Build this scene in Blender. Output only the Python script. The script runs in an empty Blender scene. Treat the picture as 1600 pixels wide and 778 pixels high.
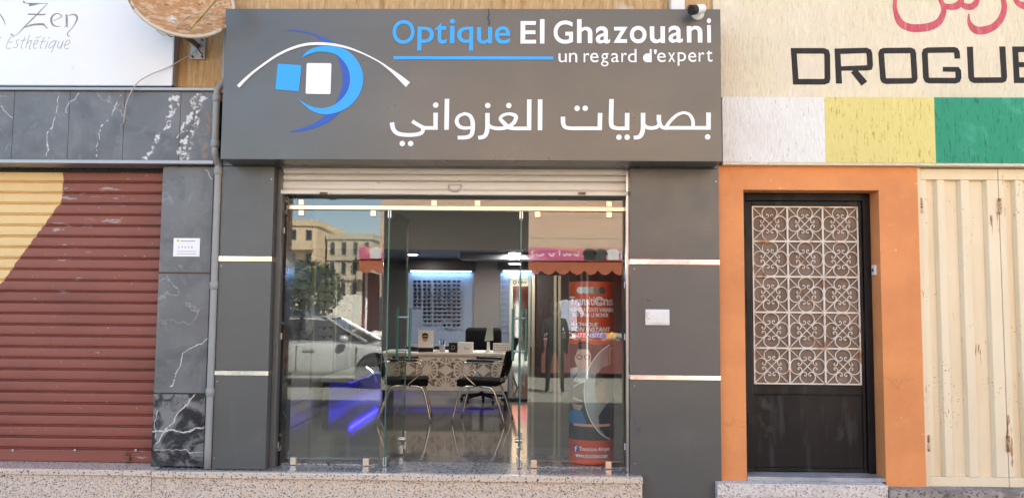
import bpy, bmesh, math, random
from mathutils import Vector, Matrix, noise
random.seed(7)
R = math.radians
scene = bpy.context.scene
col = scene.collection

# ------------------------------------------------------------------ camera
FPX = 1256.0
cam_d = bpy.data.cameras.new("camera"); cam = bpy.data.objects.new("camera", cam_d); col.objects.link(cam)
CAM = Vector((0, -6.3, 1.5))
CR = Matrix.Rotation(R(1.2), 3, 'Z') @ Matrix.Rotation(R(94.3), 3, 'X') @ Matrix.Rotation(R(0.5), 3, 'Z')
cam.matrix_world = Matrix.Translation(CAM) @ CR.to_4x4()
cam_d.sensor_width = 36; cam_d.lens = FPX / 1600 * 36; cam_d.clip_end = 3000; cam_d.clip_start = 0.05
scene.camera = cam
# ------------------------------------------------------------------ sky, sun, exposure
SUN_EL, SUN_AZ = 50, 38            # azimuth measured from +Y towards +X: behind the shop, to the right
w = bpy.data.worlds.new("World"); scene.world = w; w.use_nodes = True
nt = w.node_tree; bg = nt.nodes['Background']
sky = nt.nodes.new('ShaderNodeTexSky'); sky.sky_type = 'NISHITA'; sky.sun_disc = False
sky.sun_elevation = R(SUN_EL); sky.sun_rotation = R(SUN_AZ); sky.air_density = 1.0; sky.dust_density = .9
nt.links.new(sky.outputs[0], bg.inputs[0]); bg.inputs[1].default_value = 0.09
sd = bpy.data.lights.new("sun", 'SUN'); sd.energy = 5.0; sd.angle = R(0.53); sd.color = (1, .96, .87)
sun = bpy.data.objects.new("sun", sd); col.objects.link(sun)
sdir = Vector((math.sin(R(SUN_AZ)) * math.cos(R(SUN_EL)), math.cos(R(SUN_AZ)) * math.cos(R(SUN_EL)), math.sin(R(SUN_EL))))
sun.rotation_euler = sdir.to_track_quat('Z', 'Y').to_euler(); sun.location = (6, 8, 14)
vs = scene.view_settings
vs.view_transform = 'Standard'; vs.look = 'None'; vs.gamma = 1; vs.exposure = 2.66; vs.use_curve_mapping = False
scene.render.engine = 'CYCLES'
scene.cycles.use_denoising = True
scene.cycles.max_bounces = 10; scene.cycles.transparent_max_bounces = 16; scene.cycles.diffuse_bounces = 5
scene.cycles.caustics_reflective = False; scene.cycles.caustics_refractive = False
scene.cycles.sample_clamp_indirect = 8

# ------------------------------------------------------------------ helpers
def P(px, py, Y):                      # a point of the place: the photograph's pixel at depth Y
    d = CR @ Vector((px - 800, -(py - 389), -FPX)); t = (Y - CAM.y) / d.y
    return CAM + d * t
def PX(px, py, Y): return P(px, py, Y).x
def PZ(px, py, Y): return P(px, py, Y).z

class MB:
    def __init__(s): s.v = []; s.f = []
    def add(s, vs, fs):
        o = len(s.v); s.v += [tuple(v) for v in vs]; s.f += [tuple(i + o for i in f) for f in fs]; return s
    def box(s, x0, x1, y0, y1, z0, z1):
        return s.add([(x0,y0,z0),(x1,y0,z0),(x1,y1,z0),(x0,y1,z0),(x0,y0,z1),(x1,y0,z1),(x1,y1,z1),(x0,y1,z1)],
                     [(0,3,2,1),(4,5,6,7),(0,1,5,4),(1,2,6,5),(2,3,7,6),(3,0,4,7)])
    def plate(s, pts, yf, yb):           # polygon in x,z (seen from -Y counter-clockwise or not), from yf (front) to yb
        a = sum(p[0]*q[1]-q[0]*p[1] for p, q in zip(pts, pts[1:]+pts[:1]))
        if a < 0: pts = pts[::-1]
        n = len(pts)
        vs = [(p[0], yf, p[1]) for p in pts] + [(p[0], yb, p[1]) for p in pts]
        fs = [tuple(range(n)), tuple(range(2*n-1, n-1, -1))] + [(i, i+n, (i+1) % n + n, (i+1) % n) for i in range(n)]
        return s.add(vs, fs)
    def tube(s, pts, r, n=8, closed=False):
        pts = [Vector(p) for p in pts]; m = len(pts); rs = r if isinstance(r, (list, tuple)) else [r]*m
        vs = []; up = None
        for i, p in enumerate(pts):
            if closed: t = pts[(i+1) % m] - pts[i-1]
            else: t = pts[min(i+1, m-1)] - pts[max(i-1, 0)]
            t.normalize()
            if up is None: up = Vector((0,0,1)) if abs(t.z) < .9 else Vector((0,1,0))
            a = t.cross(up)
            if a.length < 1e-4: a = t.orthogonal()
            a.normalize(); b = a.cross(t); up = b
            vs += [p + (a*math.cos(k*2*math.pi/n) + b*math.sin(k*2*math.pi/n))*rs[i] for k in range(n)]
        fs = [(i*n+k, i*n+(k+1) % n, ((i+1) % m)*n+(k+1) % n, ((i+1) % m)*n+k) for i in range(m if closed else m-1) for k in range(n)]
        if not closed: fs += [tuple(range(n-1, -1, -1)), tuple((m-1)*n+k for k in range(n))]
        return s.add(vs, fs)
    def rod(s, a, b, r, n=10): return s.tube([a, b], r, n)
    def lathe(s, prof, c, n=20, axis='Z'):
        vs = []
        for r, h in prof:
            for k in range(n):
                x, y = r*math.cos(2*math.pi*k/n), r*math.sin(2*math.pi*k/n)
                q = {'Z': (x, y, h), 'Y': (x, -h, y), 'X': (h, x, y)}[axis]
                vs.append((c[0]+q[0], c[1]+q[1], c[2]+q[2]))
        m = len(prof)
        fs = [(i*n+k, i*n+(k+1) % n, (i+1)*n+(k+1) % n, (i+1)*n+k) for i in range(m-1) for k in range(n)]
        fs += [tuple(range(n-1, -1, -1)), tuple((m-1)*n+k for k in range(n))]
        return s.add(vs, fs)
    def ribbon(s, pts, yf, yb, smooth=True, closed=False):      # pts (x, z, width): a flat stroke in the x,z plane
        if smooth: pts = catmull(pts, 6, closed)
        m = len(pts); L = []; Rr = []
        for i in range(m):
            if closed: p, q = pts[i-1], pts[(i+1) % m]
            else: p, q = pts[max(i-1, 0)], pts[min(i+1, m-1)]
            c = pts[i]
            def unit(a, b):
                v = Vector((b[0]-a[0], b[1]-a[1])); return v.normalized() if v.length > 1e-9 else v
            d1, d2 = unit(p, c), unit(c, q)
            if d1.length == 0: d1 = d2
            if d2.length == 0: d2 = d1
            t = (d1 + d2); t = t.normalized() if t.length > 1e-6 else d1
            nrm = Vector((-t.y, t.x)); k = 1/max(.55, nrm.dot(Vector((-d1.y, d1.x))))
            h = c[2]/2*k
            L.append((c[0]+nrm.x*h, c[1]+nrm.y*h)); Rr.append((c[0]-nrm.x*h, c[1]-nrm.y*h))
        vs = []
        for a, b in zip(L, Rr): vs += [(a[0], yf, a[1]), (b[0], yf, b[1]), (a[0], yb, a[1]), (b[0], yb, b[1])]
        fs = []
        for i in range(m if closed else m-1):
            o, j = 4*i, 4*((i+1) % m)
            fs += [(o, o+1, j+1, j), (o+2, j+2, j+3, o+3), (o, j, j+2, o+2), (o+1, o+3, j+3, j+1)]
        if not closed: fs += [(0, 2, 3, 1), (4*m-4, 4*m-3, 4*m-1, 4*m-2)]
        return s.add(vs, fs)

def catmull(pts, n=6, closed=False):
    out = []; m = len(pts)
    for i in range(m if closed else m-1):
        g = lambda k: pts[k % m] if closed else pts[min(max(k, 0), m-1)]
        p0, p1, p2, p3 = g(i-1), g(i), g(i+1), g(i+2)
        for k in range(n):
            t = k/n
            out.append(tuple(.5*((2*b)+(c-a)*t+(2*a-5*b+4*c-d)*t*t+(3*b-a-3*c+d)*t**3) for a, b, c, d in zip(p0, p1, p2, p3)))
    if not closed: out.append(tuple(pts[-1]))
    return out

WL = {}                                   # world origin of each object made
def thing(name, label, cat, loc=(0,0,0), group=None, rz=0):
    o = bpy.data.objects.new(name, None); col.objects.link(o); o.location = loc; o.rotation_euler.z = rz
    o.empty_display_size = .1
    o['label'] = label; o['category'] = cat
    if group: o['group'] = group
    WL[o] = Vector(loc) if rz == 0 else None
    return o
def mesh_of(mb, name, org=(0,0,0), smooth=False):
    me = bpy.data.meshes.new(name)
    me.from_pydata([(v[0]-org[0], v[1]-org[1], v[2]-org[2]) for v in mb.v], [], mb.f); me.validate(); me.update()
    bm = bmesh.new(); bm.from_mesh(me); bmesh.ops.recalc_face_normals(bm, faces=bm.faces); bm.to_mesh(me); bm.free()
    if smooth:
        for p in me.polygons: p.use_smooth = True
    return me
def part(name, mb, m, parent=None, smooth=False, bevel=0, loc=None, label=None):
    """one mesh object; built in world coordinates unless loc is given or the parent is rotated"""
    org = Vector((0,0,0))
    if parent is not None and WL.get(parent) is not None and loc is None: org = WL[parent]
    me = mb if isinstance(mb, bpy.types.Mesh) else mesh_of(mb, name, org, smooth)
    if m and not me.materials: me.materials.append(m)
    o = bpy.data.objects.new(name, me); col.objects.link(o); o.parent = parent
    if loc is not None: o.location = Vector(loc) - (WL[parent] if parent is not None and WL.get(parent) is not None else Vector((0,0,0)))
    WL[o] = org if parent is not None else Vector((0,0,0))
    if parent is not None and WL.get(parent) is None: WL[o] = None
    if bevel:
        b = o.modifiers.new('bevel', 'BEVEL'); b.width = bevel; b.segments = 2; b.limit_method = 'ANGLE'; b.angle_limit = R(40)
        b.harden_normals = False
    if label: o['label'] = label
    return o
def single(name, mb, m, label, cat, group=None, **k):
    """a thing that is one mesh, its origin at its base"""
    xs = [v[0] for v in mb.v]; ys = [v[1] for v in mb.v]; zs = [v[2] for v in mb.v]
    org = Vector(((min(xs)+max(xs))/2, (min(ys)+max(ys))/2, min(zs)))
    me = mesh_of(mb, name, org, k.get('smooth', False))
    o = part(name, me, m, None, bevel=k.get('bevel', 0)); o.location = org
    o['label'] = label; o['category'] = cat
    if group: o['group'] = group
    return o
def struct(name, mb, m, **k):
    o = part(name, mb, m, None, **k); o['kind'] = 'structure'; return o
def copy_tree(o, parent=None):
    c = o.copy(); col.objects.link(c); c.parent = parent
    for ch in [x for x in o.children]: copy_tree(ch, c)
    return c

# ------------------------------------------------------------------ materials
def mat(name, c, rough=.6, metal=0, layers=(), bump=None, spec=.5, emit=None, coat=0, roughvar=None, coord='world'):
    m = bpy.data.materials.new(name); m.use_nodes = True; nt = m.node_tree; N = nt.nodes; L = nt.links
    b = N['Principled BSDF']; b.inputs['Roughness'].default_value = rough; b.inputs['Metallic'].default_value = metal
    b.inputs['Specular IOR Level'].default_value = spec; b.inputs['Coat Weight'].default_value = coat
    if coord == 'world': g = N.new('ShaderNodeNewGeometry'); pos = g.outputs['Position']
    else: g = N.new('ShaderNodeTexCoord'); pos = g.outputs['Object']
    def tex(kind, scale, detail=4, dist=0, off=0):
        mp = N.new('ShaderNodeMapping'); mp.inputs['Scale'].default_value = scale if hasattr(scale, '__len__') else (scale,)*3
        mp.inputs['Location'].default_value = (off, off*1.7, off*.6); L.new(pos, mp.inputs[0])
        if kind == 'noise':
            t = N.new('ShaderNodeTexNoise'); t.inputs['Scale'].default_value = 1; t.inputs['Detail'].default_value = detail
            t.inputs['Roughness'].default_value = .6; t.inputs['Distortion'].default_value = dist; L.new(mp.outputs[0], t.inputs[0]); return t.outputs['Fac']
        if kind == 'cell':
            t = N.new('ShaderNodeTexVoronoi'); t.inputs['Scale'].default_value = 1; L.new(mp.outputs[0], t.inputs['Vector'])
            s = N.new('ShaderNodeSeparateColor'); L.new(t.outputs['Color'], s.inputs[0]); return s.outputs[0]
        if kind == 'vein':
            n = N.new('ShaderNodeTexNoise'); n.inputs['Scale'].default_value = 1.6; n.inputs['Detail'].default_value = 6; L.new(mp.outputs[0], n.inputs[0])
            a = N.new('ShaderNodeMix'); a.data_type = 'VECTOR'; a.inputs[0].default_value = dist or .35
            L.new(mp.outputs[0], a.inputs[4]); L.new(n.outputs['Color'], a.inputs[5])
            t = N.new('ShaderNodeTexVoronoi'); t.feature = 'DISTANCE_TO_EDGE'; t.inputs['Scale'].default_value = 1; L.new(a.outputs[1], t.inputs['Vector'])
            return t.outputs['Distance']
        if kind == 'wave':
            t = N.new('ShaderNodeTexWave'); t.inputs['Scale'].default_value = 1; t.inputs['Distortion'].default_value = dist; t.inputs['Detail'].default_value = detail
            t.bands_direction = 'X'; L.new(mp.outputs[0], t.inputs['Vector']); return t.outputs['Fac']
    def ramp(sock, lo, hi):
        r = N.new('ShaderNodeMapRange'); r.inputs[1].default_value = lo; r.inputs[2].default_value = hi; r.clamp = True
        L.new(sock, r.inputs[0]); return r.outputs[0]
    cur = None
    for i, l in enumerate(layers):
        kind, lc, scale, lo, hi = l[:5]; kw = l[5] if len(l) > 5 else {}
        f = ramp(tex(kind, scale, kw.get('detail', 4), kw.get('dist', 0), kw.get('off', i*7.3)), lo, hi)
        if 'mask' in kw:
            kk = kw['mask']; f2 = ramp(tex(kk[0], kk[1], 3, 0, 31+i), kk[2], kk[3])
            mm = N.new('ShaderNodeMath'); mm.operation = 'MULTIPLY'; L.new(f, mm.inputs[0]); L.new(f2, mm.inputs[1]); f = mm.outputs[0]
        if 'amt' in kw:
            mm = N.new('ShaderNodeMath'); mm.operation = 'MULTIPLY'; L.new(f, mm.inputs[0]); mm.inputs[1].default_value = kw['amt']; f = mm.outputs[0]
        mx = N.new('ShaderNodeMix'); mx.data_type = 'RGBA'; L.new(f, mx.inputs[0])
        if cur is None: mx.inputs[6].default_value = (*c, 1)
        else: L.new(cur, mx.inputs[6])
        mx.inputs[7].default_value = (*lc, 1); cur = mx.outputs[2]
    if cur is None: b.inputs['Base Color'].default_value = (*c, 1)
    else: L.new(cur, b.inputs['Base Color'])
    m['col_out'] = 0
    if bump:
        kind, scale, strength, dist = bump[:4]; kw = bump[4] if len(bump) > 4 else {}
        t = tex(kind, scale, kw.get('detail', 5), kw.get('dist', 0), 3.1)
        if 'lo' in kw: t = ramp(t, kw['lo'], kw['hi'])
        bp = N.new('ShaderNodeBump'); bp.inputs['Strength'].default_value = strength; bp.inputs['Distance'].default_value = dist
        L.new(t, bp.inputs['Height']); L.new(bp.outputs[0], b.inputs['Normal'])
    if roughvar:
        sc, r0, r1 = roughvar
        rr = N.new('ShaderNodeMapRange'); rr.inputs[1].default_value = .3; rr.inputs[2].default_value = .7
        rr.inputs[3].default_value = r0; rr.inputs[4].default_value = r1
        L.new(tex('noise', sc, 5, 0, 17), rr.inputs[0]); L.new(rr.outputs[0], b.inputs['Roughness'])
    if emit:
        b.inputs['Emission Color'].default_value = (*emit[0], 1); b.inputs['Emission Strength'].default_value = emit[1]
    return m

def glass_mat(name, f0, tint):
    m = bpy.data.materials.new(name); m.use_nodes = True; N = m.node_tree.nodes; L = m.node_tree.links
    N.remove(N['Principled BSDF'])
    lw = N.new('ShaderNodeLayerWeight'); lw.inputs[0].default_value = .5
    pw = N.new('ShaderNodeMath'); pw.operation = 'POWER'; pw.inputs[1].default_value = 5; L.new(lw.outputs['Facing'], pw.inputs[0])
    fr = N.new('ShaderNodeMapRange'); fr.inputs[3].default_value = f0; fr.inputs[4].default_value = .9; L.new(pw.outputs[0], fr.inputs[0])
    t = N.new('ShaderNodeBsdfTransparent'); t.inputs[0].default_value = (*tint, 1)
    g = N.new('ShaderNodeBsdfGlossy'); g.inputs['Roughness'].default_value = 0.0
    nz = N.new('ShaderNodeTexNoise'); nz.inputs['Scale'].default_value = 1.3; nz.inputs['Detail'].default_value = 1
    ge = N.new('ShaderNodeNewGeometry'); L.new(ge.outputs['Position'], nz.inputs[0])
    bp = N.new('ShaderNodeBump'); bp.inputs['Strength'].default_value = .02; bp.inputs['Distance'].default_value = .02
    L.new(nz.outputs[0], bp.inputs['Height']); L.new(bp.outputs[0], g.inputs['Normal'])
    x = N.new('ShaderNodeMixShader'); L.new(fr.outputs[0], x.inputs[0]); L.new(t.outputs[0], x.inputs[1]); L.new(g.outputs[0], x.inputs[2])
    L.new(x.outputs[0], N['Material Output'].inputs[0])
    return m

def add_veins(m, segs, colour=(.60, .59, .57), soft=.35, rough_scale=9, amp=.05):
    """white mineral veins of a given course (x, z metres on the face), broken up by noise"""
    N, L = m.node_tree.nodes, m.node_tree.links; b = N['Principled BSDF']
    g = N.new('ShaderNodeNewGeometry')
    nz = N.new('ShaderNodeTexNoise'); nz.inputs['Scale'].default_value = rough_scale; nz.inputs['Detail'].default_value = 6; L.new(g.outputs['Position'], nz.inputs[0])
    def vm(op, *ins):
        n = N.new('ShaderNodeVectorMath'); n.operation = op
        for i, v in enumerate(ins):
            if hasattr(v, 'links'): L.new(v, n.inputs[i])
            else: n.inputs[i].default_value = v
        return n
    sub = vm('SUBTRACT', nz.outputs['Color'], (.5, .5, .5)); sc = vm('MULTIPLY', sub.outputs[0], (amp*2, 0, amp*2))
    flat = vm('MULTIPLY', g.outputs['Position'], (1, 0, 1)); p = vm('ADD', flat.outputs[0], sc.outputs[0]).outputs[0]
    n2 = N.new('ShaderNodeTexNoise'); n2.inputs['Scale'].default_value = 26; n2.inputs['Detail'].default_value = 5; L.new(g.outputs['Position'], n2.inputs[0])
    for x0, z0, x1, z1, wd_, brk in segs:
        a, d = Vector((x0, 0, z0)), Vector((x1-x0, 0, z1-z0))
        pa = vm('SUBTRACT', p, tuple(a)).outputs[0]
        dt = vm('DOT_PRODUCT', pa, tuple(d/d.length_squared)).outputs['Value']
        cl = N.new('ShaderNodeClamp'); L.new(dt, cl.inputs[0])
        q = N.new('ShaderNodeVectorMath'); q.operation = 'SCALE'; q.inputs[0].default_value = tuple(d); L.new(cl.outputs[0], q.inputs['Scale'])
        ln = vm('LENGTH', vm('SUBTRACT', pa, q.outputs[0]).outputs[0]).outputs['Value']
        r = N.new('ShaderNodeMapRange'); r.inputs[1].default_value = wd_; r.inputs[2].default_value = wd_*soft; L.new(ln, r.inputs[0])
        k = N.new('ShaderNodeMapRange'); k.inputs[1].default_value = brk; k.inputs[2].default_value = brk+.10; L.new(n2.outputs[0], k.inputs[0])
        f = N.new('ShaderNodeMath'); f.operation = 'MULTIPLY'; L.new(r.outputs[0], f.inputs[0]); L.new(k.outputs[0], f.inputs[1])
        mx = N.new('ShaderNodeMix'); mx.data_type = 'RGBA'; L.new(f.outputs[0], mx.inputs[0])
        L.new(b.inputs['Base Color'].links[0].from_socket, mx.inputs[6]); mx.inputs[7].default_value = (*colour, 1)
        L.new(mx.outputs[2], b.inputs['Base Color'])
def course(px, Y, w_, brk=.3):               # polyline of photo points on the plane Y -> vein segments
    q = [P(a, b, Y) for a, b in px]
    return [(u.x, u.z, v.x, v.z, w_, brk) for u, v in zip(q, q[1:])]

V = (85, 85, 16)                            # stretched vertically: the dragged render of these walls
VB = {'lo': .30, 'hi': .55, 'dist': .6}
M = {}
M['ochre'] = mat('ochre_render', (.56, .36, .165), .9, layers=[('noise', (.68, .50, .28), (30, 30, 5), .5, .68), ('noise', (.40, .235, .09), (24, 24, 4), .55, .7), ('noise', (.66, .55, .40), 2.2, .62, .7)], bump=('noise', V, .62, .0085, VB))
M['beige'] = mat('beige_render', (.76, .675, .475), .9, layers=[('noise', (.62, .52, .33), (80, 80, 14), .56, .68), ('noise', (.80, .71, .54), 1.5, .4, .7), ('noise', (.62, .48, .30), (9, 9, 1.2), .62, .8, {'amt': .6})], bump=('noise', V, .62, .0085, VB))
M['bwhite'] = mat('white_render', (.83, .82, .75), .85, layers=[('noise', (.60, .55, .46), (80, 80, 13), .62, .67), ('noise', (.78, .75, .68), 2.5, .5, .75)], bump=('noise', V, .62, .0085, VB))
M['byellow'] = mat('yellow_render', (.76, .66, .23), .85, layers=[('noise', (.52, .40, .09), (80, 80, 12), .60, .655)], bump=('noise', V, .62, .0085, VB))
M['bgreen'] = mat('green_render', (.032, .31, .17), .8, layers=[('noise', (.018, .16, .09), (80, 80, 12), .58, .65), ('noise', (.10, .46, .30), 3, .55, .75)], bump=('noise', V, .62, .0085, VB))
M['orange'] = mat('orange_paint', (.74, .29, .095), .75, layers=[('noise', (.60, .225, .078), 1.6, .42, .72), ('noise', (.76, .34, .14), 5, .55, .78, {'amt': .6}), ('noise', (.76, .52, .34), 24, .71, .735), ('noise', (.46, .17, .06), (40, 40, 9), .69, .74, {'amt': .5}), ('vein', (.48, .19, .07), 1.7, .006, .0, {'dist': .7, 'mask': ('noise', 1.9, .52, .6), 'amt': .6}), ('noise', (.50, .17, .06), (3, 3, .8), .6, .9, {'amt': .5})], bump=('noise', 16, .35, .008))
M['gpanel'] = mat('grey_composite_panel', (.096, .097, .089), .36, .15, layers=[('noise', (.111, .111, .102), (.9, .9, 2.4), .4, .7), ('noise', (.165, .158, .14), (7, 7, .7), .60, .85, {'amt': .45}), ('noise', (.17, .16, .145), (2.2, 2.2, 2.2), .62, .8, {'amt': .4}), ('noise', (.19, .18, .165), (60, 60, 60), .72, .78, {'amt': .35})], roughvar=(5, .27, .46), bump=('noise', (2.2, 2.2, 2.2), .10, .03))
M['gsign'] = mat('grey_sign_panel', (.108, .108, .098), .28, .38, layers=[('noise', (.122, .121, .110), (.7, .7, 2), .4, .7), ('noise', (.24, .22, .20), (18, 18, 2.2), .66, .8, {'amt': .35})], roughvar=(2, .26, .36), bump=('noise', (1.6, 1.6, 1.6), .08, .025))
M['chrome'] = mat('polished_steel', (.82, .80, .77), .12, 1, layers=[('noise', (.62, .56, .48), (20, 20, 60), .55, .75)], bump=('noise', 9, .12, .004))
M['steel'] = mat('brushed_steel', (.62, .60, .57), .28, 1)
M['champagne'] = mat('champagne_rail', (.80, .68, .52), .3, .85)
M['swhite'] = mat('sign_white', (.85, .85, .84), .4)
M['sblue'] = mat('sign_light_blue', (.02, .36, .86), .4)
M['sdark'] = mat('sign_dark_blue', (.012, .085, .42), .4)
MB_ = [('noise', (.165, .17, .17), 3.2, .40, .68), ('noise', (.085, .088, .092), 2.1, .5, .72, {'dist': 1.5}), ('noise', (.21, .205, .20), 11, .56, .78, {'amt': .7}), ('noise', (.20, .15, .10), 1.7, .66, .8, {'amt': .5}), ('vein', (.27, .27, .27), 3.1, .010, .0, {'dist': .6, 'mask': ('noise', 2.3, .50, .6)})]
M['marble'] = mat('grey_marble', (.125, .127, .122), .34, layers=MB_, roughvar=(4, .25, .5))
add_veins(M['marble'], course([(122, 146), (108, 163), (104, 176)], -.12, .004, .35)+course([(72, 244), (74, 215), (86, 190), (92, 150)], -.12, .005, .42)+course([(190, 150), (176, 178), (158, 200), (148, 246)], -.12, .006, .45)+course([(2, 168), (18, 184)], -.12, .004)
          +course([(327, 531), (306, 541), (287, 552), (277, 580), (265, 604)], -.06, .004, .3)+course([(322, 266), (331, 280)], -.06, .004))
M['marble_vein'] = mat('grey_marble_bold_vein', (.125, .129, .13), .34, layers=MB_, roughvar=(4, .25, .5))
add_veins(M['marble_vein'], course([(279, 144), (262, 190), (236, 240), (228, 249)], -.12, .028, .49)+course([(316, 144), (304, 180), (300, 205), (287, 246)], -.12, .045, .50)+course([(282, 215), (300, 180), (318, 152)], -.12, .008, .4), (.64, .63, .61), soft=.7, rough_scale=13, amp=.085)
add_veins(M['marble_vein'], course([(325, 180), (320, 245)], -.12, .035, .5), (.24, .165, .10))
M['marble_dark'] = mat('dark_marble', (.022, .023, .026), .25, layers=[('noise', (.20, .195, .19), 4.4, .44, .58, {'dist': 1.6}), ('noise', (.012, .012, .016), 5, .52, .6, {'dist': 1.0}), ('noise', (.20, .165, .12), 6, .62, .72)], roughvar=(5, .2, .45))
add_veins(M['marble_dark'], course([(305, 614), (284, 640), (262, 668), (245, 692)], -.06, .008, .3)+course([(236, 672), (262, 671), (285, 676), (320, 667)], -.06, .008, .3)+course([(245, 640), (244, 680)], -.06, .004)+course([(242, 704), (275, 704), (318, 708)], -.06, .003))
M['marble_black'] = mat('black_marble', (.012, .012, .013), .12, layers=[('vein', (.5, .5, .48), 2.6, .016, .0, {'dist': .6, 'mask': ('noise', 3, .5, .6)})])
M['granite'] = mat('pink_granite', (.66, .51, .36), .5, layers=[('cell', (.74, .60, .45), 105, .5, .55), ('cell', (.48, .40, .33), 120, .76, .8, {'off': 4}), ('cell', (.68, .62, .53), 85, .80, .83, {'off': 9}), ('cell', (.13, .11, .095), (115, 115, 150), .87, .89, {'off': 12}), ('noise', (.14, .12, .10), (95, 95, 60), .655, .69), ('noise', (.35, .27, .2), 2, .55, .8, {'amt': .4})])
M['granite_edge'] = mat('pink_granite_polished', (.66, .54, .41), .25, layers=[('cell', (.70, .58, .45), 105, .5, .55), ('cell', (.46, .39, .33), 125, .78, .78, {'off': 4}), ('cell', (.09, .08, .075), (115, 115, 140), .89, .91, {'off': 12})])
M['granite_grey'] = mat('grey_granite', (.33, .31, .28), .16, layers=[('cell', (.42, .40, .37), 60, .5, .55), ('cell', (.16, .15, .145), 70, .70, .76, {'off': 4}), ('cell', (.04, .04, .04), 62, .88, .9, {'off': 12}), ('noise', (.2, .18, .15), 1.8, .5, .75, {'amt': .5})])
M['terrazzo'] = mat('white_terrazzo', (.62, .57, .50), .6, layers=[('cell', (.72, .68, .62), 90, .5, .6), ('cell', (.30, .25, .21), 110, .86, .9, {'off': 4}), ('noise', (.42, .38, .33), 2.4, .5, .75, {'amt': .7})], bump=('noise', 60, .2, .003))
M['concrete'] = mat('worn_concrete', (.28, .245, .21), .85, layers=[('noise', (.40, .36, .32), 9, .45, .65), ('noise', (.15, .13, .115), 4, .5, .7), ('cell', (.12, .1, .09), 70, .82, .86)], bump=('noise', 12, .7, .02))
M['sill'] = mat('door_sill_stone', (.33, .33, .33), .4, layers=[('noise', (.45, .44, .42), 9, .4, .7), ('noise', (.22, .21, .2), 3, .5, .7)])
M['pvc'] = mat('grey_pvc_pipe', (.31, .305, .285), .5, layers=[('noise', (.25, .235, .205), (8, 8, 2.5), .5, .72), ('noise', (.40, .395, .375), (5, 5, 1.2), .5, .8)])
M['cream'] = mat('cream_gate_paint', (.77, .665, .465), .45, layers=[('noise', (.70, .58, .38), (3, 3, .8), .45, .75), ('noise', (.30, .115, .03), (34, 34, 4.2), .60, .65, {'mask': ('noise', (4, 4, 1.2), .60, .66)}), ('noise', (.33, .13, .04), 60, .63, .65, {'off': 3, 'mask': ('noise', 3, .54, .62)}), ('noise', (.82, .71, .53), (9, 9, .8), .58, .75, {'amt': .6})], bump=('noise', 30, .1, .003))
M['rust'] = mat('rusty_cream_steel', (.55, .40, .24), .7, layers=[('noise', (.24, .09, .028), 20, .45, .58), ('noise', (.66, .54, .37), 14, .55, .68)])
M['bdoor'] = mat('black_door_paint', (.006, .006, .007), .45, spec=.25, layers=[('noise', (.020, .020, .022), (3, 3, 1.2), .42, .72), ('noise', (.050, .050, .053), (11, 11, 1.6), .55, .78), ('noise', (.07, .066, .062), 6, .62, .74, {'amt': .5}), ('noise', (.10, .045, .02), 40, .725, .755)], roughvar=(4, .3, .6), bump=('noise', 18, .12, .004))
M['grille'] = mat('white_rusting_iron', (.72, .66, .56), .55, layers=[('noise', (.38, .15, .04), 7.5, .56, .68), ('noise', (.5, .3, .15), 17, .60, .72, {'amt': .7})])
M['screen'] = mat('brown_mesh_screen', (.235, .17, .12), .8, layers=[('wave', (.16, .112, .078), (210, 210, 0), .3, .7), ('noise', (.30, .225, .165), 4, .45, .75)])
M['shutter_cream'] = mat('cream_roller_slats', (.76, .715, .64), .45, layers=[('noise', (.68, .62, .54), (1.6, 1.6, 14), .45, .7), ('noise', (.30, .16, .08), (14, 14, 30), .70, .76)])
M['rubber'] = mat('black_rubber', (.012, .012, .012), .6)
M['plastic_w'] = mat('white_plastic', (.76, .74, .70), .4, layers=[('noise', (.64, .61, .55), 12, .5, .75)])
M['plastic_b'] = mat('black_plastic', (.009, .009, .010), .4, spec=.3)
M['white_sign'] = mat('white_backlit_sign_sheet', (.80, .815, .795), .35, layers=[('noise', (.76, .77, .75), 1.4, .45, .8), ('noise', (.45, .44, .42), (7, 7, 16), .735, .76, {'amt': .6})])
M['sign_ink'] = mat('sign_grey_ink', (.20, .165, .15), .5, layers=[('noise', (.32, .28, .26), 14, .4, .7)])
M['sign_ink2'] = mat('sign_pale_ink', (.36, .34, .33), .5)
M['alu'] = mat('dull_aluminium_trim', (.36, .36, .36), .45, .6)
M['ink_black'] = mat('black_wall_paint', (.028, .022, .019), .8, layers=[('noise', (.11, .085, .065), (45, 45, 6), .62, .76)], bump=('noise', V, .7, .01, VB))
M['ink_pink'] = mat('pink_wall_paint', (.60, .105, .13), .8, layers=[('noise', (.66, .23, .23), (45, 45, 6), .5, .72)], bump=('noise', V, .7, .01, VB))
M['zinc'] = mat('weathered_zinc', (.42, .42, .41), .45, .3, layers=[('noise', (.30, .24, .19), 9, .55, .68)])
M['dish'] = mat('rusted_dish', (.44, .225, .085), .8, layers=[('noise', (.58, .40, .22), (14, 14, 34), .47, .6), ('noise', (.66, .62, .56), 3.4, .60, .66), ('noise', (.22, .10, .035), (22, 22, 46), .57, .68)], bump=('noise', 30, .4, .006))
M['dish_rim'] = mat('dish_rim_paint', (.58, .50, .38), .7, layers=[('noise', (.34, .17, .06), 11, .52, .62)])
M['rust_dark'] = mat('rusty_steel', (.14, .075, .04), .8, layers=[('noise', (.30, .26, .22), 20, .55, .66), ('noise', (.24, .10, .035), 14, .45, .6)])
M['wood_arm'] = mat('yellowed_arm', (.62, .45, .21), .7, layers=[('noise', (.42, .26, .10), 18, .5, .65)])
M['cable'] = mat('pale_cable', (.52, .42, .34), .6)
M['cable_d'] = mat('dark_cable', (.05, .045, .04), .6)
M['glass'] = glass_mat('clear_glass', .082, (.93, .965, .95))
M['glass_door'] = glass_mat('door_glass', .045, (.92, .96, .94))
M['glass_edge'] = mat('green_glass_edge', (.05, .16, .13), .15)
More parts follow.
